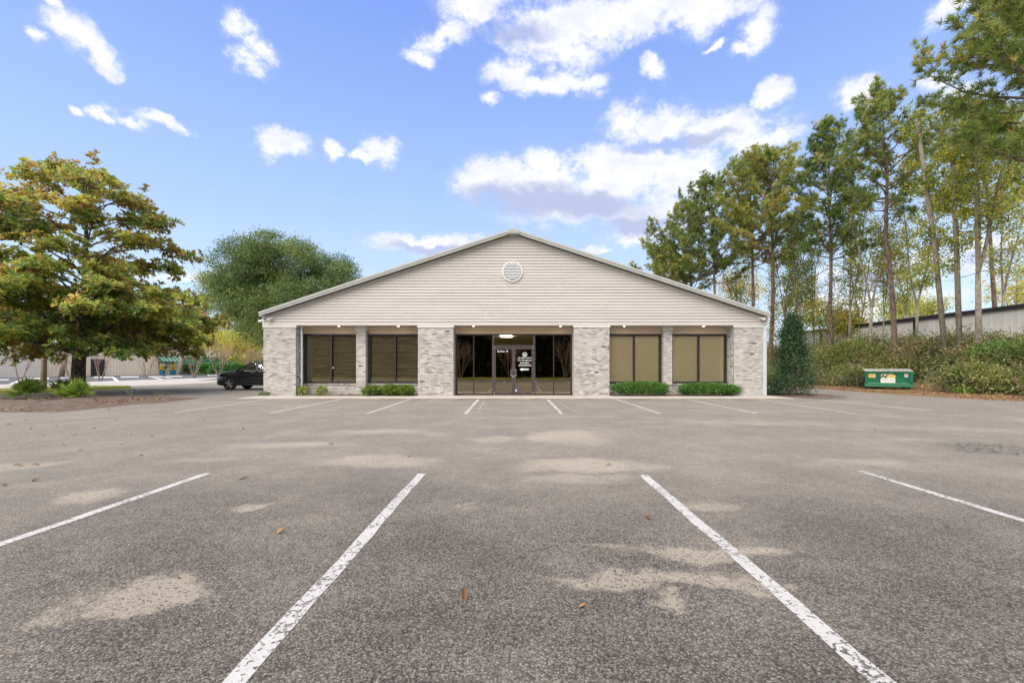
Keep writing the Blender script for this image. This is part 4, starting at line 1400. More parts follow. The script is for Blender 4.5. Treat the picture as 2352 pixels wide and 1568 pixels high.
pine(at(1552, 52), 14.8, .42, 4.9, 'shortest pine showing just over the right roof slope', (-1.5, 0), .2, 40, .55, .9)
pine(at(1602, 50), 19.0, .5, 4.2, 'pine of the left cluster with crown leaning out over the roof', (-1.2, 0), .24, 46, .45)
pine(at(1650, 47), 20.2, .48, 3.8, 'dark pine second from the roof apex side with rounded top', (-.8, 0), .25, 46, .36)
pine(at(1736, 43.5), 20.5, .50, 3.8, 'yellowish pine with twin top beside the roof end', (-.6, 0), .27, 46, .6, ivy=800)
pine(at(1774, 41), 20.0, .5, 3.9, 'pine with vine-wrapped trunk rising right behind the roof corner', (.1, 0), .3, 48, .55, ivy=2400)
pine(at(1912, 36), 19.2, .44, 2.8, 'straight dark green pine standing alone between clusters', (-.35, 0), .25, 52, .3, ivy=900)
pine(at(2056, 30), 18.3, .58, 3.0, 'tall reddish-trunked pine directly behind and above the dumpster', (-.9, 0), .27, 40, .42, .85)
pine(at(2290, 33), 17.6, .6, 3.6, 'pine crown filling the gap behind the slender pale trunks', (-1.0, 0), .25, 44, .5)
# the near pine whose limbs hang into the frame from the right
npb = Vector((22.9, 19.5, bank_h(22.9, 19.5)))
pine(npb, 19.5, 0.5, 4.2, 'nearest large pine reaching into the frame from the right edge', (.3, 0), .34, 64, .45, 1.1, L=.36, clump=1.1)


# --- slender broadleaf trees
def slender(base, H, label, lean, forks=2, r0=.14, nl=2600, cs=.3, Rc=1.9, tint=.5, bark='bark', m='broad', group='pines and slender trees along the right side', name='slender_tree', ls=(.12, .19)):
    base = Vector(base)
    o = thing(name, label, 'tree', base, group)
    tb, lv = MB(), Leaves()
    fk = random.uniform(.26, .36) if forks > 1 else 1.0
    r0 *= .78
    st = [base + Vector((0, 0, -.15)), base + Vector((lean[0] * fk * .4, 0, H * fk * .5)), base + Vector((lean[0] * fk, lean[1] * fk, H * fk))]
    tb.tube(st, [r0 * 1.1, r0 * .95, r0 * .8], 9)
    tint -= .1
    stems = []
    for s_ in range(forks if forks > 1 else 1):
        if forks > 1:
            off = (s_ / (forks - 1) - .5) * 2
            d = Vector((lean[0] / H + off * .16, lean[1] / H + random.uniform(-.12, .12), 1))
            pts = curve_pts(st[-1], d, H * (1 - fk) * random.uniform(.88, 1), .1, 7, .04)
            stems.append((pts, r0 * .62))
            tb.tube(pts, [r0 * .62 * (1 - .9 * i / 7) + .006 for i in range(8)], 7, cap=False)
        else:
            stems.append((st, r0))
    per = int(nl * 1.2) // (len(stems) * 26)
    for pts, r_ in stems:
        for i in range(26):
            f = cs + (1 - cs) * (i + random.random()) / 26 if forks > 1 else .35 + .65 * (i + random.random()) / 26
            p, dd = tp(pts, min(.999, max(0, f)))
            a_ = random.uniform(0, 6.28)
            Lb = Rc * random.uniform(.35, 1.0) * (1.1 - .5 * f)
            bp_ = curve_pts(p, (math.cos(a_), math.sin(a_), random.uniform(.2, .9)), Lb, .2, 4, .16)
            tb.tube(bp_, [.022, .017, .012, .008, .004], 4, cap=False)
            nclus = 9
            for c_ in range(nclus):
                p2, d2_ = tp(bp_, random.uniform(.3, 1.0))
                k_ = max(4, per // nclus)
                pts2 = np.array(tuple(p2)) + rng.normal(size=(k_, 3)) * np.array([.2, .2, .17])
                lv.add(pts2, unit(rng.normal(size=(k_, 3)) + np.array([0, 0, -.3])), rand_dirs(k_, .7), rng.uniform(ls[0], ls[1], k_), rng.uniform(ls[0], ls[1], k_) * .6, np.clip(random.gauss(tint, .16) + rng.normal(size=k_) * .15, 0, 1))
    tb.build('trunk', M[bark], o, smooth=True)
    lv.build('crown', M[m], o)
    return o


slender(at(1950, 37), 14.5, 'thin green-leaved tree just right of the lone dark pine', (.3, 0), 2, .12, 3060, .1, 1.8, .4)
slender(at(1840, 40), 13.0, 'sparse dark leaved tree between the vine-wrapped and the lone pine', (-.5, 0), 3, .1, 3315, .1, 2.2, .3)
slender(at(1997, 33), 13.5, 'twin-stemmed thin tree left of the tall reddish pine', (.5, 0), 2, .15, 1900, .25, 1.3, .5)
slender(at(2028, 34), 10.0, 'very thin sapling close beside the tall reddish pine', (.2, 0), 2, .07, 900, .2, 1.1, .55)
slender(at(2176, 27), 15.0, 'pale-barked tree leaning left in front of the grey metal building', (-1.8, 0), 1, .17, 2600, .15, 2.6, .5)
slender(at(2206, 26.4), 15.6, 'upright pale tree in the middle of the three before the metal building', (-.6, 0), 1, .17, 2400, .2, 2.4, .58)
slender(at(2248, 25.6), 15.2, 'forked grey tree with a wide V nearest the right edge', (-.1, 0), 3, .19, 4200, .22, 2.2, .5)
slender(at(2105, 32), 14.2, 'yellow-green tree rising behind the dark downspout of the metal building', (.2, 0), 2, .13, 3600, .1, 2.2, .62)


slender(at(1690, 50), 13.5, 'green-leaved thin tree between the pine cluster and the twin-topped pine', (.4, 0), 3, .1, 3315, .1, 2.4, .45)
slender(at(1800, 44), 12.0, 'yellowing thin tree close right of the vine-wrapped pine', (.3, 0), 3, .1, 3060, .1, 2.2, .6)
slender(at(1870, 43), 14.0, 'leafy thin tree just left of the lone dark pine', (-.2, 0), 3, .1, 3570, .1, 2.2, .42)
slender(at(1975, 40), 12.5, 'light green tree between the lone dark pine and the tall reddish pine', (.2, 0), 2, .1, 3060, .1, 2.0, .55)
slender(at(2080, 38), 11.5, 'small-leaved green tree right behind the tall reddish pine', (.2, 0), 2, .1, 3060, .1, 2.0, .5)
slender(at(2300, 29), 11.5, 'yellow-green tree at the far right beyond the forked grey tree', (.4, 0), 2, .12, 2600, .1, 2.2, .62)


# --- full crowns made of leafy clumps
def clumpy(name, label, base, H, spans, nclump, per, L, m, tint=.5, r0=.35, group=None, zlo=.25, bark='bark', csz=.9, cat='tree', lobe_var=.05):
    """spans: (dx,dy,dz,rx,ry,rz) lobes the clumps are scattered over"""
    base = Vector(base)
    o = thing(name, label, cat, base, group)
    tb, lv = MB(), Leaves()
    tot = sum(s_[3] * s_[5] for s_ in spans)
    for (dx, dy, dz, rx, ry, rz) in spans:
        c0_ = base + Vector((dx, dy, dz))
        mid_ = base.lerp(c0_, .35); mid_.z = base.z + dz * .72
        tb.tube([base + Vector((0, 0, -.1)), base + Vector((dx * .06, 0, dz * .36)), mid_, c0_, c0_ + Vector((0, 0, rz * .4))], [r0, r0 * .8, r0 * .45, r0 * .22, .02], 7, cap=False)
        k_ = int(nclump * rx * rz / tot)
        lobe = random.gauss(0, lobe_var)
        for q in range(k_):
            d = rng.normal(size=3); d /= np.linalg.norm(d)
            rr = random.random() ** .33 * random.uniform(.88, 1.06)
            c_ = np.array(tuple(c0_)) + d * np.array([rx, ry, rz]) * rr
            if c_[2] < base.z + zlo: continue
            tone = random.gauss(tint + lobe, .13)
            out = unit((d * np.array([1, 1, 1]) + np.array([0, 0, .2]))[None])[0]
            pts = c_ + rng.normal(size=(per, 3)) * csz * np.array([.5, .5, .32])
            lv.add(pts, unit(out + rng.normal(size=(per, 3)) * .8), rand_dirs(per, .9), L * rng.uniform(.7, 1.3, per), L * .5, np.clip(tone + rng.normal(size=per) * .14, 0, 1))
            if q % 3 == 0:
                tb.tube([tuple(c0_.lerp(Vector(c_), .25)), tuple(c_)], [.03, .008], 4, cap=False)
    tb.build('trunk', M[bark], o, smooth=True)
    lv.build('crown', M[m], o)
    return o


OY = 43.0
ob = at(700, OY, 0)
SP = []
for (u, v, ru, rv) in [(500, 655, 62, 45), (560, 615, 62, 62), (650, 610, 70, 62), (740, 620, 62, 50), (600, 700, 80, 45), (720, 690, 75, 42), (520, 700, 65, 40), (675, 735, 60, 45), (785, 640, 34, 30), (600, 650, 60, 40), (655, 675, 75, 50), (700, 640, 55, 40), (575, 735, 40, 34), (620, 755, 50, 40), (500, 640, 50, 40), (600, 600, 45, 42), (640, 580, 40, 34), (720, 590, 36, 30), (545, 590, 40, 34)]:
    p = P(u, v, OY)
    SP.append((p.x - ob.x, random.uniform(-2.5, 2.5), p.z, ru / F * OY, min(3.5, ru / F * OY * 1.1), rv / F * OY))
clumpy('oak_tree', 'big spreading evergreen oak behind the left end of the office', ob, 12, SP, 1500, 90, .17, 'oak', .5, .22, csz=.75, lobe_var=.13)
# far left autumn trees
for (u, v, ru, rv, Y, m, ti, lb, w) in [
    (505, 775, 55, 42, 88, 'broad', .66, 'yellow-green autumn tree behind the green metal shed', .9),
    (560, 790, 45, 45, 84, 'broad', .58, 'olive autumn tree beyond the black car', .9),
    (470, 765, 32, 36, 95, 'pine', .35, 'grey-green tree standing at the end of the beige building', .9),
    (585, 768, 40, 36, 96, 'broad', .9, 'orange-brown autumn tree half hidden by the office corner', .9),
    (8, 625, 40, 45, 80, 'pine', .35, 'green tree top just showing at the left frame edge', 1.0)]:
    p = P(u, v, Y)
    rx_, rz_ = ru / F * Y, rv / F * Y
    clumpy('autumn_tree', lb, (p.x, Y, 0), p.z + rz_, [(0, 0, p.z, rx_, rx_, rz_), (rx_ * .3, 0, p.z - rz_ * .4, rx_ * .8, rx_, rz_ * .8), (-rx_ * .3, 0, p.z - rz_ * .5, rx_ * .7, rx_, rz_ * .7)], 110, 46, .36, m, ti, .25, 'autumn trees far on the left', csz=1.4, zlo=.6)
# trees beyond the bank, right
for (u, v, ru, rv, Y, ti, lb) in [
    (2335, 655, 52, 58, 46, .72, 'round golden tree above the roof of the grey metal building'),
    (2130, 700, 38, 28, 52, .6, 'small tree crown peeping over the grey roof behind the trunks'),
    (2065, 700, 34, 34, 48, .45, 'green tree crown between the tall reddish pine and the grey roof'),
    (1700, 650, 55, 40, 58, .8, 'orange-tinted tree low behind the roof slope'),
    (1540, 605, 40, 22, 60, .9, 'golden low tree peeping over the left part of the right roof slope'),
    (1830, 690, 50, 55, 46, .55, 'yellow-green understorey tree right of the vine-wrapped pine'),
    (1900, 720, 45, 40, 42, .62, 'yellow-green understorey tree left of the grey metal building'),
    (1960, 735, 34, 28, 41, .7, 'pale yellow bush-like tree at the far end of the grey wall')]:
    p = P(u, v, Y)
    rx_, rz_ = ru / F * Y, rv / F * Y
    clumpy('background_tree', lb, (p.x, Y, 0), p.z + rz_, [(0, 0, p.z, rx_, rx_ * .8, rz_), (rx_ * .4, 0, p.z - rz_ * .5, rx_ * .7, rx_ * .7, rz_ * .7), (-rx_ * .4, .3, p.z - rz_ * .4, rx_ * .7, rx_ * .7, rz_ * .6)], 70, 34, .24, 'broad', ti, .18, 'trees beyond the right bank', csz=.95, zlo=.5)


# --- crepe myrtles, bare
def myrtle(base, H, label, spread=1.6, stems=6, twigs=True, group='bare crepe myrtles along the far lot', dense=1.0):
    base = Vector(base)
    o = thing('crepe_myrtle', label, 'tree', base, group)
    tb, tw = MB(), MB()
    for q in range(stems):
        a_ = 6.28 * q / stems + random.uniform(-.3, .3)
        d = Vector((math.cos(a_) * .3, math.sin(a_) * .3, 1))
        p0 = base + Vector((.08 * math.cos(a_), .08 * math.sin(a_), -.05))
        pts = curve_pts(p0, d, H * .6, .1, 5, .06)
        tb.tube(pts, [.045, .04, .036, .03, .025, .02], 6, cap=False)
        for w in range(int(7 * dense)):
            p, dd = tp(pts, random.uniform(.45, 1.0))
            b2 = curve_pts(p, dd + Vector((random.gauss(0, .45), random.gauss(0, .45), .2)), H * random.uniform(.2, .42), .2, 4, .12)
            tb.tube(b2, [.02, .016, .012, .009, .006], 4, cap=False)
            for e in range(int(6 * dense)):
                p3, d3 = tp(b2, random.uniform(.25, 1.0))
                tw.tube(curve_pts(p3, d3 + Vector((random.gauss(0, .5), random.gauss(0, .5), .15)), H * random.uniform(.08, .2), .1, 2, .2), [.009, .007, .004], 3, cap=False)
    tb.build('trunk', M['twig'], o, smooth=True)
    tw.build('twigs', M['pink'], o)


for (u, v, H_, lb) in [(47, 880, 4.0, 'bare crepe myrtle left of the straight palm trunk'), (166, 884, 4.4, 'bare crepe myrtle seen behind the magnolia trunk'), (231, 874, 4.3, 'bare crepe myrtle before the dark door of the beige building'),
                       (337, 869, 4.5, 'bare crepe myrtle left of the green awning'), (447, 867.5, 5.0, 'pinkish crepe myrtle in front of the green shed'), (503, 864.5, 5.6, 'pinkish crepe myrtle in front of the hedge nearest the car'), (578, 862, 5.2, 'reddish crepe myrtle showing over the roof of the black car')]:
    myrtle(G(u, v), H_, lb, dense=1.25 if u > 400 else .7, stems=6 if u > 400 else 4)
for (xx, yy, lb) in [(-6.2, -5.6, 'bare crepe myrtle mirrored in the left entrance pane'), (-.9, -5.4, 'bare crepe myrtle mirrored behind the door pulls'), (5.2, -5.8, 'bare crepe myrtle mirrored in the right entrance pane')]:
    myrtle((xx, yy, .15), 4.6, lb, group='crepe myrtles on the verge behind the camera', dense=.9)
po = thing('sign_post', 'short black post mirrored in the left door glass', 'post', (-1.75, -5.2, .15))
MB().box(-1.81, -1.69, -5.26, -5.14, .1, 1.25).build('post', M['plastic'], po)
MB().box(-2.0, -1.5, -5.3, -5.12, 1.25, 1.6).build('head', M['plastic'], po)
wl = Leaves()
n_ = 80000
wx = rng.uniform(-62, 62, n_); wyy = -16 - rng.random(n_) * 5
wh = 9 + 2.5 * np.sin(wx * .31) + 1.5 * np.sin(wx * .83 + 1)
wz = rng.random(n_) ** .9 * wh
wl.add(np.stack([wx, wyy, wz], 1), rand_dirs(n_), rand_dirs(n_, .5), rng.uniform(.7, 1.3, n_), .8, np.clip(rng.normal(.4, .25, n_), 0, 1))
tag(wl.build('woods', M['wood']), kind='stuff')


# --- palms
def palm(u, v, H_, label, lean=0., r=.13):
    base = G(u, v)
    o = thing('palm_tree', label, 'palm tree', base, 'palms on the far left')
    top = base + Vector((lean, 0, H_))
    MB().tube([base + Vector((0, 0, -.1)), base.lerp(top, .3), base.lerp(top, .7), top], [r * 1.25, r * 1.05, r, r * .95], 12).build('trunk', M['palmbark'], o, smooth=True)
    lv = Leaves()
    for q in range(26):
        a_ = q * 2.399; el_ = random.uniform(-.5, 1.0)
        d = Vector((math.cos(a_) * math.cos(el_), math.sin(a_) * math.cos(el_), math.sin(el_)))
        ctr = top + d * .8
        n_ = 18
        ang = np.linspace(-1.3, 1.3, n_)
        dv = np.array(tuple(d)); sv = np.array([-math.sin(a_), math.cos(a_), 0])
        dd = unit(dv[None] * np.cos(ang)[:, None] + sv[None] * np.sin(ang)[:, None] + np.array([0, 0, -.15]))
        lv.add(np.tile(np.array(tuple(ctr)), (n_, 1)), dd, np.tile([0, 0, 1.], (n_, 1)), .8, .06, np.clip(rng.normal(.35, .15, n_), 0, 1))
    lv.build('crown', M['palm'], o)


palm(99.5, 895.5, 4.6, 'straight palm trunk standing in the grass strip left of the magnolia', .1)
palm(140.5, 865, 6.0, 'leaning palm against the beige building', 1.3, .26)
palm(413, 862, 7.0, 'palm at the end of the beige building beside the awning', 1.0, .22)


# ------------------------------------------------------------------ undergrowth on the bank
ug = Leaves(); tgb = MB()
for q in range(520):
    y = random.uniform(14.5, 47)
    e = 19.6 - .14 * (y - 17.5)
    x = e + 3.1 + random.random() ** 1.0 * 7.8
    if y > 42: x = random.uniform(13.5, 30)
    if 23.6 < y < 28.4 and x < 24.2: x, y = random.uniform(21, 27), random.uniform(28.9, 31)
    if x > 29.4: x = 29.2
    z0 = bank_h(x, y)
    h = random.uniform(.7, 1.75) * (1.1 if x - e > 6 else .85) * (1.3 if random.random() < .12 else 1)
    rr = random.uniform(.7, 1.25)
    tone = random.choice((.05, .12, .2, .28, .36, .45, .55, .68, .95, .98)) + random.gauss(0, .04)
    n_ = int(360 * rr * h)
    d = rand_dirs(n_, .15); r_ = rng.random(n_) ** .35 * rng.uniform(.7, 1.25, n_)
    sk = rng.normal(size=3) * np.array([.25, .25, .1])
    pts = np.array([x, y, z0 + h * .45]) + sk * rng.normal(size=(n_, 1)) + d * r_[:, None] * np.array([rr, rr, h * .55]) * (1 + .15 * rng.normal(size=(n_, 1)))
    pts[:, 2] = np.maximum(pts[:, 2], z0 + .05)
    ug.add(pts, unit(d + rng.normal(size=(n_, 3)) * .8), rand_dirs(n_, .9), rng.uniform(.08, .2, n_) * random.uniform(.75, 1.25), .065, np.clip(tone + rng.normal(size=n_) * .15, 0, 1))
    for w in range(9):
        tgb.tube(curve_pts((x + random.gauss(0, .3), y + random.gauss(0, .3), z0), (random.gauss(0, .35), random.gauss(0, .35), 1), h * random.uniform(.8, 1.25), -.1, 4, .2), [.02, .015, .011, .008, .004], 4, cap=False)
ugo = tag(ug.build('undergrowth', M['bush']), kind='stuff')
tag(tgb.build('brush_twigs', M['bark']), kind='stuff')
for (u, v, Y, rr, hh, m, ti, lb) in [(2125, 762, 29.2, 1.0, 1.3, 'holly', .9, 'dark broad-leaved bush at the foot of the dark downspout'), (2310, 742, 24.5, 1.5, 1.3, 'box', .6, 'fresh green creeper mound at the upper right of the bank'),
                                     (1950, 780, 33, 1.5, 2.4, 'bush', .5, 'tall yellow-green bush left of the dumpster'), (2250, 860, 22.8, 1.2, 1.4, 'bush', .62, 'olive bush at the foot of the bank right of the dumpster'), (2210, 890, 22.0, .32, .3, 'lightleaf', .5, 'small bright weed in the leaf litter right of the dumpster')]:
    x = (u - UX) / F * Y
    shrub('bank_bush', lb, 'bush', (x, Y, bank_h(x, Y)), rr, rr, hh, int(2400 * rr * rr), .15, .07, M[m], 'bushes that stand out on the bank', tintb=ti)
# dead leaves lying on the litter strip and the mulch
dl = Leaves(); n_ = 5200
yy = rng.uniform(12, 34, n_); ee = 19.6 - .14 * (yy - 17.5)
xx = ee + rng.random(n_) ** .9 * 6.0 - .3
zz = np.array([bank_h(a, c) for a, c in zip(xx, yy)]) + .02
dl.add(np.stack([xx, yy, zz], 1), unit(rng.normal(size=(n_, 3)) * np.array([1, 1, .25])), rand_dirs(n_, 2), rng.uniform(.06, .12, n_), .05, np.clip(rng.normal(.5, .28, n_), 0, 1))
n_ = 1300
uu_ = rng.uniform(-60, 430, n_); vv_ = rng.uniform(912, 945, n_)
keep = vv_ < 950 - uu_ * .075
keep &= vv_ > np.interp(uu_, [-60, 0, 97, 205, 312, 460], [928, 926, 917, 911, 914, 916])
uu_, vv_ = uu_[keep], vv_[keep]; n_ = len(uu_)
pts = np.stack([(uu_ - UX) * CAM_H / (vv_ - VY), CAM_H * F / (vv_ - VY), np.full(n_, .05)], 1)
for q in range(n_): pts[q, 2] = .03 + .11 * max(0, 1 - abs(pts[q, 1] - 17.3) / 2.2)
dl.add(pts, unit(rng.normal(size=(n_, 3)) * np.array([1, 1, .25])), rand_dirs(n_, 2), rng.uniform(.06, .15, n_), .06, np.clip(rng.normal(.45, .25, n_), 0, 1))
tag(dl.build('leaf_litter', M['deadleaf']), kind='stuff')
# grass blades along the strip and tufts at the litter edge
gb = Leaves(); n_ = 9000
uu_ = rng.uniform(-60, 300, n_); f_ = rng.random(n_)
vv_ = np.interp(uu_, [-60, 0, 195, 300], [896, 894, 888, 889]) * (1 - f_) + np.interp(uu_, [-60, 0, 130, 240, 300], [907, 904, 899, 894.5, 892]) * f_
gb.add(np.stack([(uu_ - UX) * CAM_H / (vv_ - VY), CAM_H * F / (vv_ - VY), np.full(n_, .03)], 1), rand_dirs(n_, 1.2), rand_dirs(n_), rng.uniform(.06, .14, n_), .012, np.clip(rng.normal(.75, .15, n_), 0, 1))
tag(gb.build('grass', M['palm']), kind='stuff')

# individual leaves lying on the asphalt
def leaf_me(var):
    lf = MB(); n_ = 5
    L_, w_ = (.15, .055) if var < 2 else (.085, .05)
    vs, fs = [], []
    for i in range(n_ + 1):
        f = i / n_
        hw = w_ * math.sin(math.pi * (.04 + .92 * f)) ** .8 * .5
        cz = .012 + .018 * math.sin(3 * f + var)
        vs += [(-hw, (f - .5) * L_, cz + hw * .5), (0, (f - .5) * L_, cz), (hw, (f - .5) * L_, cz + hw * .6)]
        if i:
            k_ = 3 * i
            fs += [(k_ - 3, k_ - 2, k_ + 1, k_), (k_ - 2, k_ - 1, k_ + 2, k_ + 1)]
    lf.add(vs, fs, (.85, .25, .7, .1)[var])
    me = lf.mesh('fallen_leaf'); me.materials.append(M['deadleaf'])
    return me


LM = [leaf_me(q) for q in range(4)]
def leaf(u, v, var, lb, s_=1.0, g_='fallen leaves scattered on the asphalt'):
    o = bpy.data.objects.new('fallen_leaf', LM[var]); C.objects.link(o)
    o.location = G(u, v); o.rotation_euler = (random.gauss(0, .15), random.gauss(0, .15), random.uniform(0, 6.28)); o.scale = (s_ * .72,) * 3
    tag(o, lb, 'leaf', g_)


leaf(648, 1222, 0, 'orange-brown leaf lying alone in the left stall between the white lines')
leaf(1398, 1069, 0, 'curled tan leaf on the sand just beyond the right white line')
leaf(1336, 1393, 2, 'tiny tan leaf in the middle stall near the camera', .8)
leaf(410, 1328, 2, 'small orange leaf at the edge of the round sand patch', .7)
leaf(42, 1071, 0, 'leftmost of the two curled tan leaves by the left edge'); leaf(80, 1069, 0, 'right one of the two curled tan leaves by the left edge')
leaf(8, 1115, 1, 'dark brown leaf at the left edge above the white line'); leaf(82, 1104, 1, 'dark curled leaf above the leftmost white line')
for (u, v) in [(173, 1000), (300, 998), (150, 1022), (280, 1020), (205, 948), (265, 967), (335, 968), (470, 966), (455, 966), (600, 1001), (448, 1000), (100, 1000), (60, 965), (70, 985), (20, 975), (130, 978), (185, 1035), (325, 1045), (350, 1003), (215, 985), (300, 950), (410, 960), (250, 940), (120, 960), (760, 1020), (560, 985), (1065, 1370), (1490, 1190), (2010, 985), (1650, 1010), (560, 1100), (800, 960), (1120, 960), (940, 1048)]:
    leaf(u, v, random.choice((1, 1, 3, 0)), 'small dry leaf among those scattered over the asphalt near the mulch island' if u < 500 else 'small dry leaf lying on the open asphalt', random.uniform(.7, 1.05))

# ------------------------------------------------------------------ dumpster
DX, DY = 21.4, 26.3
dz = bank_h(DX, DY) + .02
du = thing('dumpster', 'green metal dumpster with grey lids in front of the bank', 'dumpster', (DX, DY, dz))
wd, dp, hh = 1.07, 1.2, 1.03
x0, x1 = DX - wd, DX + wd
bd = MB()
# body: front leans in a little at the foot
bd.extrude([(DY, dz + .12), (DY - .02, dz + .38), (DY - .05, dz + hh), (DY + dp, dz + hh + .08), (DY + dp, dz + .12)][::-1], 'x', x0, x1)
bd.build('body', M['dump'], du)
MB().bbox(x0 - .04, x1 + .04, DY - .10, DY - .02, dz + hh - .10, dz + hh, .012).build('rim', M['dump'], du)
MB().extrude([(DY - .08, dz + .14), (DY - .015, dz + .14), (DY - .024, dz + .38), (DY - .06, dz + .33)][::1], 'x', x0 - .02, x1 + .02).build('bottom_rail', M['dump'], du)
for xx in (x0 - .01, x1 - .13):
    MB().bbox(xx, xx + .14, DY - .09, DY - .03, dz + .36, dz + hh - .1, .012).build('corner_post', M['dump'], du)
for xx in (x0 - .22, x1 + .0):
    MB().bbox(xx, xx + .22, DY + .15, DY + dp - .15, dz + .42, dz + .72, .02).build('fork_sleeve', M['rust'], du)
for xx in (x0 + .08, x1 - .3):
    for yv in (DY + .05, DY + dp - .25):
        MB().box(xx, xx + .22, yv, yv + .2, dz - .02, dz + .119).build('foot', M['rust'], du)
for (a, c) in ((x0 - .03, DX - .01), (DX + .01, x1 + .03)):
    l_ = MB(); l_.extrude([(DY - .12, dz + hh + .005), (DY - .12, dz + hh + .035), (DY + dp * .5, dz + hh + .10), (DY + dp, dz + hh + .15), (DY + dp, dz + hh + .11)][::-1], 'x', a, c)
    lo = l_.build('lid', M['lid'], du)
    for q in range(5):
        xa = a + (c - a) * (q + .12) / 5
        MB().extrude([(DY - .10, dz + hh + .036), (DY - .09, dz + hh + .062), (DY + dp * .5, dz + hh + .125), (DY + dp * .5, dz + hh + .101)][::-1], 'x', xa, xa + (c - a) / 5 * .72).build('lid_rib', M['lid'], lo)
yf = DY - .05
def dpanel(name, u0, v0, u1, v1, m, off, par=du):
    X0, X1_ = DX + (u0 - .5) * 2 * wd, DX + (u1 - .5) * 2 * wd
    Z0, Z1 = dz + .12 + (hh - .12) * v0, dz + .12 + (hh - .12) * v1
    yA = lambda Zq: DY - .02 - .03 * max(0, (Zq - dz - .38) / (hh - .38)) - off
    bb = MB(); bb.add([(X0, yA(Z0), Z0), (X1_, yA(Z0), Z0), (X1_, yA(Z1), Z1), (X0, yA(Z1), Z1), (X0, yA(Z0) + .003, Z0), (X1_, yA(Z0) + .003, Z0), (X1_, yA(Z1) + .003, Z1), (X0, yA(Z1) + .003, Z1)],
                      [(0, 1, 2, 3), (0, 4, 5, 1), (1, 5, 6, 2), (2, 6, 7, 3), (3, 7, 4, 0)])
    return bb.build(name, m, par)
sg = dpanel('sign', .335, .26, .645, .76, M['label'], .006)
dpanel('sign_strip', .36, .765, .60, .83, M['label'], .006)
yl = dpanel('yellow_label', .075, .60, .225, .84, M['yellow'], .006)
dpanel('small_label', .835, .66, .905, .85, M['label'], .006)
dpanel('print', .845, .72, .895, .8, M['red'], .008)
for q, (a, c, mm_) in enumerate([(.095, .2, 'gold')]):
    dpanel('print', .10, .72, .2, .75, M['ink'], .009, yl); dpanel('print', .10, .64, .2, .66, M['red'], .009, yl)
# logo: green letter strokes running into gold ones
def stroke(pts, m, w=.035):
    bb = MB()
    for (p, q_) in zip(pts, pts[1:]):
        dx_, dz_ = q_[0] - p[0], q_[1] - p[1]; ln = math.hypot(dx_, dz_); nx, nz = -dz_ / ln * w, dx_ / ln * w
        yy_ = DY - .062
        bb.extrude([(p[0] + nx, p[1] + nz), (p[0] - nx, p[1] - nz), (q_[0] - nx, q_[1] - nz), (q_[0] + nx, q_[1] + nz)], 'y', yy_ + .004, yy_)
    bb.build('logo', M[m], sg)
lx, lz = DX - .42, dz + .66
stroke([(lx, lz + .2), (lx + .1, lz), (lx + .19, lz + .17), (lx + .28, lz), (lx + .38, lz + .2)], 'ink')
stroke([(lx + .36, lz), (lx + .44, lz + .2), (lx + .53, lz + .03), (lx + .62, lz + .2), (lx + .71, lz)], 'gold')
for q in range(14):
    a = .365 + q * .0185
    if q in (5, 8): continue
    dpanel('print', a, .43, a + .0125, .47 + random.uniform(0, .02), M['grey'], .009)
for q in range(9):
    a = .37 + q * .024
    dpanel('print', a, .78, a + .015, .815, M[('ink', 'red', 'gold', 'grey')[q % 4]], .009)

du.rotation_euler = (0, 0, R(-33))

# ------------------------------------------------------------------ grey metal building beyond the bank
gb_ = thing('metal_building', 'long grey ribbed metal building with dark brown roof edge on the bank', 'building', (30, 38, 1.7))
MB().box(30.05, 44, 18, 52, .2, 4.85).build('wall', M['greyw'], gb_)
rib = MB()
y = 18.1
while y < 52:
    rib.box(30.02, 30.05, y, y + .05, .2, 4.8); y += .4
tag(rib.build('wall_rib', M['greyw'], gb_), kind='stuff')
MB().box(29.8, 44, 17.7, 52.2, 4.85, 5.08).build('roof_edge', M['dkbrown'], gb_)
MB().extrude([(29.8, 5.08), (44, 5.08), (44, 6.3)], 'y', 52.2, 17.7).build('roof', M['greyw'], gb_)
for yv in (34.3, 24.0, 45.0):
    MB().box(29.86, 30.02, yv - .11, yv + .11, .3, 4.85).build('downspout', M['dkbrown'], gb_)

# ------------------------------------------------------------------ far left: beige building, shed, hedge
A, B_ = Vector((-68.5, 42.0, 0)), Vector((-58.7, 79.8, 0))
dW = (B_ - A).normalized(); nW = Vector((dW.y, -dW.x, 0)); LW = (B_ - A).length
bb_ = thing('beige_building', 'long low beige metal building with a green awning across the far lot', 'building', A)


def wp(s, out, z):
    p = A + dW * s + nW * out
    return (p.x, p.y, z)


def wbox(bb, s0, s1, o0, o1, z0, z1):
    return bb.add([wp(s0, o1, z0), wp(s1, o1, z0), wp(s1, o0, z0), wp(s0, o0, z0), wp(s0, o1, z1), wp(s1, o1, z1), wp(s1, o0, z1), wp(s0, o0, z1)],
                  [(0, 3, 2, 1), (4, 5, 6, 7), (0, 1, 5, 4), (1, 2, 6, 5), (2, 3, 7, 6), (3, 0, 4, 7)])


wbox(MB(), 0, LW, -16, 0, 0, 4.1).build('wall', M['beige'], bb_)
wbox(MB(), 8.5, 20.0, 0, .06, .0, 3.9).build('block_wall', M['beige_w'], bb_)
rb_ = MB(); s = 20.3
while s < LW:
    wbox(rb_, s, s + .12, .0, .045, 0.05, 4.05); s += .42
tag(rb_.build('wall_rib', M['beige'], bb_), kind='stuff')
wbox(MB(), -.3, LW + .3, -16.3, .35, 4.1, 4.3).build('roof', M['beige'], bb_)


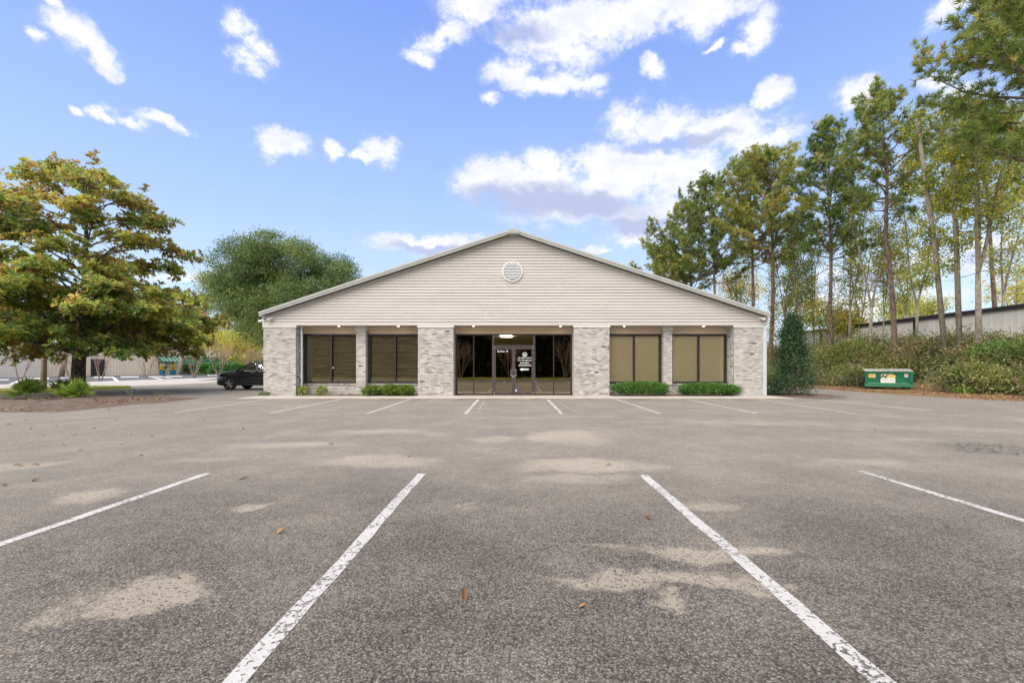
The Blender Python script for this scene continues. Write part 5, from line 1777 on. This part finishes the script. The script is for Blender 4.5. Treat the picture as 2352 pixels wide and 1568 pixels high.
def s_at(u, out=0):
    # where the ray of picture column u meets the wall
    k_ = (u - UX) / F
    a = A + nW * out
    # a.x + dW.x s = k (a.y + dW.y s)
    return (k_ * a.y - a.x) / (dW.x - k_ * dW.y)


s1_ = s_at(224); wbox(MB(), s1_ - .9, s1_ + .9, .02, .09, 0, 2.5).build('door', M['dkbrown'], bb_)
s2_ = s_at(385)
wbox(MB(), s_at(364), s_at(382), .02, .1, .95, 2.1).build('window', M['dkbrown'], bb_)
wbox(MB(), s_at(366), s_at(381), .1, .13, 1.5, 2.0).build('window_shade', M['frame'], bb_)
wbox(MB(), s_at(386), s_at(393.5), .02, .1, .05, 2.15).build('door', M['frame'], bb_)
wbox(MB(), s_at(394.5), s_at(398), .02, .1, .05, 2.15).build('sidelight', M['dkbrown'], bb_)
aw = MB()
sa, sb = s_at(363, .5), s_at(410, .5)
aw.add([wp(sa, .02, 3.3), wp(sb, .02, 3.3), wp(sb, 1.5, 2.25), wp(sa, 1.5, 2.25), wp(sa, .02, 3.22), wp(sb, .02, 3.22), wp(sb, 1.5, 2.15), wp(sa, 1.5, 2.15)], [(0, 3, 2, 1), (4, 5, 6, 7), (0, 1, 5, 4), (1, 2, 6, 5), (2, 3, 7, 6), (3, 0, 4, 7)])
awo = aw.build('awning', M['green_m'], bb_)
for q in range(12):
    sq = sa + (sb - sa) * q / 11
    r_ = MB(); r_.tube([wp(sq, .04, 3.33), wp(sq, 1.5, 2.28)], .035, 5); r_.build('awning_rib', M['frame'] if q % 2 else M['green_m'], awo)
for u, lb in ((372.5, 'teal pot with a yellowing plant under the awning window'), (397, 'teal pot with a yellowing plant beside the white door')):
    s_ = s_at(u, 1.6); p = Vector(wp(s_, 1.6, 0))
    o = thing('plant_pot', lb, 'plant pot', p, 'teal pots before the beige building')
    MB().lathe([(.32, 0), (.36, .1), (.42, .6), (.5, .62), (.5, .74), (.4, .74)], p, 'z', 20).build('pot', M['pot'], o)
    lv = Leaves(); n_ = 260
    lv.add(np.array(tuple(p)) + np.array([0, 0, 1.1]) + rng.normal(size=(n_, 3)) * np.array([.2, .2, .32]), rand_dirs(n_, .7), rand_dirs(n_), rng.uniform(.15, .3, n_), .1, np.clip(rng.normal(.75, .2, n_), 0, 1))
    lv.build('plant', M['broad'], o)
gs = thing('green_shed', 'dark green ribbed metal shed beyond the beige building', 'shed', (-57.5, 88, 0))
MB().box(-64.5, -52, 86.5, 94, 0, 3.1).build('wall', M['green_m'], gs)
r_ = MB()
for q in range(40): r_.box(-64.4 + q * .31, -64.3 + q * .31, 86.44, 86.5, .05, 3.05)
tag(r_.build('wall_rib', M['green_m'], gs), kind='stuff')
MB().box(-64.8, -51.7, 86.2, 94.3, 3.1, 3.25).build('roof', M['green_m'], gs)
for (u0, u1, v0, Y, m, ti, lb) in [(421, 446, 838, 76, 'holly', .5, 'dark clipped hedge before the green shed'), (456, 480, 836, 74, 'box', .6, 'fresh green bush between the two pinkish crepe myrtles'), (480, 570, 836, 72, 'box', .35, 'long hedge with bright top behind the black car')]:
    xa, xb = (u0 - UX) / F * Y, (u1 - UX) / F * Y
    hh_ = CAM_H + (VY - v0) / F * Y
    shrub('hedge', lb, 'hedge', ((xa + xb) / 2, Y, 0), (xb - xa) / 2, .8, hh_, 2600, .3, .15, M[m], 'hedges on the far left', boxy=5, tintb=ti)
WSL = ['white wheel stop at the left edge of the frame', 'white wheel stop behind the straight palm trunk', 'white wheel stop below the leaning palm', 'white wheel stop before the dark door of the beige building', 'white wheel stop between the dark door and the green awning', 'white wheel stop just left of the teal pots', 'white wheel stop in front of the teal pots', 'white wheel stop by the hedge near the black car']
for (u0, u1, v_), wsl in zip([(-12, 19.5, 873.5), (53, 113, 870.5), (141, 168, 868.8), (216, 262, 867.6), (277, 319, 866.8), (343, 371, 866), (383, 418, 865.4), (478, 500, 862.8)], WSL):
    p, q_ = G(u0, v_ + .2), G(u1, v_ - .35)
    q_ = p + (q_ - p).normalized() * min(2.4, (q_ - p).length)
    d = (q_ - p).normalized(); s_ = Vector((-d.y, d.x, 0)) * .09
    o = MB()
    o.add([tuple(p - s_) , tuple(q_ - s_), tuple(q_ + s_), tuple(p + s_), tuple(p - s_ * .6 + Vector((0, 0, .16))), tuple(q_ - s_ * .6 + Vector((0, 0, .16))), tuple(q_ + s_ * .6 + Vector((0, 0, .16))), tuple(p + s_ * .6 + Vector((0, 0, .16)))],
          [(0, 3, 2, 1), (4, 5, 6, 7), (0, 1, 5, 4), (1, 2, 6, 5), (2, 3, 7, 6), (3, 0, 4, 7)])
    tag(o.build('wheel_stop', M['white']), wsl, 'wheel stop', 'wheel stops in the far lot')
flot = bpy.data.objects['far_parking_lot']
for (u0, v0, u1, v1) in [(27, 882, 53, 871), (166, 877.6, 166.5, 869.5), (269, 874.8, 262, 868), (371, 870.6, 351, 866.6), (515 * .7656 + 0, 868.5, 372, 865.8)]:
    a, c = G(u0, v0), G(u1, v1)
    d = (c - a).normalized(); s_ = Vector((-d.y, d.x, 0)) * .14
    l_ = MB(); l_.add([tuple(a - s_ + Vector((0, 0, .012))), tuple(a + s_ + Vector((0, 0, .012))), tuple(c + s_ + Vector((0, 0, .012))), tuple(c - s_ + Vector((0, 0, .012)))], [(0, 1, 2, 3)])
    l_.build('parking_line', M['white'], flot)

# ------------------------------------------------------------------ black car
CX, CY = -17.78, 26.48            # nose, near side
car = thing('car', 'black crossover parked nose-out beside the left wall of the office', 'car', (CX + 2.3, CY + .95, 0))
W2 = .95
cyc = CY + W2
# section stations: x from nose, half width at sill/shoulder, z bottom, z shoulder(hood or belt)
ST = [(0.00, .55, .38, .72), (.06, .68, .30, .84), (.18, .80, .26, .94), (.45, .90, .24, 1.02), (.95, .945, .24, 1.09), (1.38, .95, .25, 1.16), (1.9, .95, .26, 1.15), (2.6, .95, .26, 1.15), (3.4, .95, .27, 1.17), (4.0, .945, .3, 1.2), (4.4, .91, .36, 1.16), (4.62, .82, .42, 1.08), (4.68, .7, .5, .95)]
vs, fs = [], []
NS = 14
for (x, hw, zb, zs) in ST:
    ring = [(0.0, zb), (hw * .82, zb), (hw * .97, zb + .06), (hw * 1.0, zb + (zs - zb) * .35), (hw * 1.0, zb + (zs - zb) * .62), (hw * .985, zs - .1), (hw * .93, zs - .025), (hw * .8, zs)]
    crown_ = .045 if x < 1.4 else 0
    full = ring + [(0.0, zs + crown_)]
    pts = [(CX + x, cyc - w_, z_) for (w_, z_) in full] + [(CX + x, cyc + w_, z_) for (w_, z_) in full[-2:0:-1]]
    vs += pts
n_ = len(pts)
for i in range(len(ST) - 1):
    for k_ in range(n_):
        j = (k_ + 1) % n_
        fs.append((i * n_ + k_, i * n_ + j, i * n_ + n_ + j, i * n_ + n_ + k_))
fs.append(tuple(range(n_))[::-1]); fs.append(tuple((len(ST) - 1) * n_ + k_ for k_ in range(n_)))
cb = MB(); cb.add(vs, fs)
body = cb.build('body', M['carp'], car, smooth=True)
# wheel arches cut out of the body
cut = []
for wx_ in (.95, 3.75):
    c_ = MB().lathe([(.41, -.3), (.41, 2.3)], (CX + wx_, CY, .36), 'y', 40).build('arch_cutter', None)
    md_ = body.modifiers.new('arch', 'BOOLEAN'); md_.operation = 'DIFFERENCE'; md_.object = c_; md_.solver = 'EXACT'
    cut.append(c_)
dg = bpy.context.evaluated_depsgraph_get()
nm = bpy.data.meshes.new_from_object(body.evaluated_get(dg))
body.modifiers.clear()
body.data = nm
for c_ in cut: bpy.data.objects.remove(c_)
MB().box(CX + .35, CX + 4.3, CY + .35, CY + 1.55, .28, .75).build('underbody', M['plastic'], car)
# greenhouse: pillars and roof, glass inset
GH = [(1.30, 1.13, .86), (2.12, 1.60, .70), (2.45, 1.655, .67), (3.3, 1.66, .66), (4.0, 1.60, .66), (4.5, 1.15, .80)]
rf = MB(); vs, fs = [], []
for (x, z_, hw) in [(2.08, 1.575, .69), (2.3, 1.645, .68), (2.9, 1.675, .67), (3.5, 1.665, .67), (4.05, 1.61, .67), (4.15, 1.57, .66)]:
    vs += [(CX + x, cyc - hw, z_ - .05), (CX + x, cyc - hw * .9, z_ - .01), (CX + x, cyc, z_ + .02), (CX + x, cyc + hw * .9, z_ - .01), (CX + x, cyc + hw, z_ - .05)]
for i in range(5):
    for k_ in range(4):
        fs.append((i * 5 + k_, i * 5 + k_ + 1, i * 5 + 6 + k_, i * 5 + 5 + k_))
rf.add(vs, fs); rf.build('roof', M['carp'], car, smooth=True)
for s_ in (-1, 1):
    yb, yt = cyc + s_ * .90, cyc + s_ * .69
    bars = MB()
    def bar(x0_, z0_, x1_, z1_, w_):
        y0_ = yb + (yt - yb) * (z0_ - 1.13) / .5; y1_ = yb + (yt - yb) * (z1_ - 1.13) / .5
        bars.tube([(CX + x0_, y0_, z0_), (CX + x1_, y1_, z1_)], w_, 6)
    bar(1.32, 1.13, 2.1, 1.56, .035); bar(2.1, 1.56, 2.5, 1.6, .03); bar(2.5, 1.6, 3.6, 1.61, .03); bar(3.6, 1.61, 4.12, 1.56, .03)
    bar(2.52, 1.13, 2.48, 1.6, .05); bar(3.5, 1.13, 3.55, 1.6, .045); bar(4.45, 1.14, 4.1, 1.56, .06)
    bars.build('pillar', M['carp'], car)
    def gp(x_, z_): return (CX + x_, yb + (yt - yb) * (z_ - 1.13) / .5 - s_ * .015, z_)
    for poly in ([(1.36, 1.13), (2.52, 1.13), (2.49, 1.59), (2.1, 1.55)], [(2.52, 1.13), (3.5, 1.13), (3.55, 1.59), (2.49, 1.6)], [(3.5, 1.13), (4.42, 1.15), (4.08, 1.55), (3.55, 1.6)]):
        g2 = MB(); g2.add([gp(*p) for p in poly], [(0, 1, 2, 3)]); g2.build('side_window', M['carglass'], car)
    rr_ = MB(); rr_.tube([(CX + 2.3, cyc + s_ * .6, 1.66), (CX + 2.4, cyc + s_ * .6, 1.71), (CX + 3.8, cyc + s_ * .6, 1.71), (CX + 3.95, cyc + s_ * .6, 1.65)], .017, 6); rr_.build('roof_rail', M['chrome'], car)
    mi_ = MB(); mi_.lathe([(.02, -.07), (.075, -.06), (.09, 0), (.08, .05), (.03, .06)], (CX + 1.78, cyc + s_ * 1.06, 1.16), 'x', 14); mi_.tube([(CX + 1.75, cyc + s_ * .9, 1.12), (CX + 1.78, cyc + s_ * 1.02, 1.14)], .03, 6)
    mi_.build('mirror', M['plastic'], car, smooth=True)
    hl = MB(); hl.add([(CX + .07, cyc + s_ * .62, .82), (CX + .20, cyc + s_ * .80, .84), (CX + .42, cyc + s_ * .885, .93), (CX + .40, cyc + s_ * .86, .985), (CX + .2, cyc + s_ * .79, .92), (CX + .08, cyc + s_ * .64, .87)], [(0, 1, 2, 3, 4, 5)][::1])
    hl.build('headlight', M['lampglass'], car)
    sk = MB(); sk.bbox(CX + 1.42, CX + 3.3, cyc + s_ * .95 - .02, cyc + s_ * .95 + .02, .27, .36, .008); sk.build('sill', M['plastic'], car)
    for hx_ in (2.25, 3.3):
        MB().tube([(CX + hx_, cyc + s_ * .955, 1.02), (CX + hx_ + .18, cyc + s_ * .965, 1.02)], .016, 6).build('door_handle', M['chrome'], car)
    for gx in (1.45, 2.52, 3.5):
        MB().box(CX + gx - .006, CX + gx + .006, cyc + s_ * .95 - .003, cyc + s_ * .95 + .0015, .4, 1.05).build('door_seam', M['plastic'], car)
    for wx_ in (.95, 3.75):
        wy = cyc + s_ * .84
        wh_ = MB(); wh_.lathe([(.245, -.10), (.30, -.112), (.345, -.10), (.36, -.07), (.36, .07), (.345, .1), (.30, .112), (.245, .1)], (CX + wx_, wy, .36), 'y', 36)
        wo_ = wh_.build('wheel', M['rubber'], car, smooth=True)
        rm = MB(); rm.lathe([(.25, -.085 * 1), (.25, .085), (.235, .085), (.232, -.085)], (CX + wx_, wy, .36), 'y', 30)
        ys = wy + s_ * .09
        for q in range(5):
            for o_ in (-.2, .2):
                th = 2 * math.pi * q / 5 + .3
                rm.tube([(CX + wx_ + .05 * math.cos(th), ys, .36 + .05 * math.sin(th)), (CX + wx_ + .24 * math.cos(th + o_), ys, .36 + .24 * math.sin(th + o_))], [.02, .018], 6)
        rm.lathe([(.0001, -.01), (.065, -.012), (.065, .012), (.0001, .01)], (CX + wx_, ys, .36), 'y', 14)
        rm.build('rim', M['alloy'], wo_)
        MB().lathe([(.2, -.01), (.2, .01)], (CX + wx_, wy - s_ * .02, .36), 'y', 24).build('brake_disc', M['rust'], wo_)
ws_ = MB(); ws_.add([(CX + 1.32, cyc - .84, 1.14), (CX + 1.22, cyc, 1.17), (CX + 1.32, cyc + .84, 1.14), (CX + 2.1, cyc + .68, 1.565), (CX + 2.05, cyc, 1.6), (CX + 2.1, cyc - .68, 1.565)], [(0, 1, 4, 5), (1, 2, 3, 4)])
ws_.build('windshield', M['carglass'], car)
rw = MB(); rw.add([(CX + 4.5, cyc - .8, 1.16), (CX + 4.5, cyc + .8, 1.16), (CX + 4.12, cyc + .66, 1.58), (CX + 4.12, cyc - .66, 1.58)], [(0, 1, 2, 3)]); rw.build('rear_window', M['carglass'], car)
MB().box(CX - .012, CX + .05, cyc - .45, cyc + .45, .45, .75).build('grille', M['plastic'], car)
for yv in (cyc - .4, cyc + .4):
    MB().bbox(CX + 2.3, CX + 2.6, yv - .22, yv + .22, .75, 1.35, .05).build('seat', M['plastic'], car)

# some small weeds and twigs at the island's edge
for (u, v, lb) in [(300, 912, 'small sprig in the mulch halfway to the island tip'), (369, 913, 'small sprig in the mulch near the island tip')]:
    gp_ = G(u, v)
    shrub('small_plant', lb, 'plant', (gp_.x, gp_.y, .05), .28, .2, .28, 46, .12, .03, M['bush'], tintb=.3, stems=4)
print('tris', sum(len(o.data.polygons) for o in bpy.data.objects if o.type == 'MESH'))
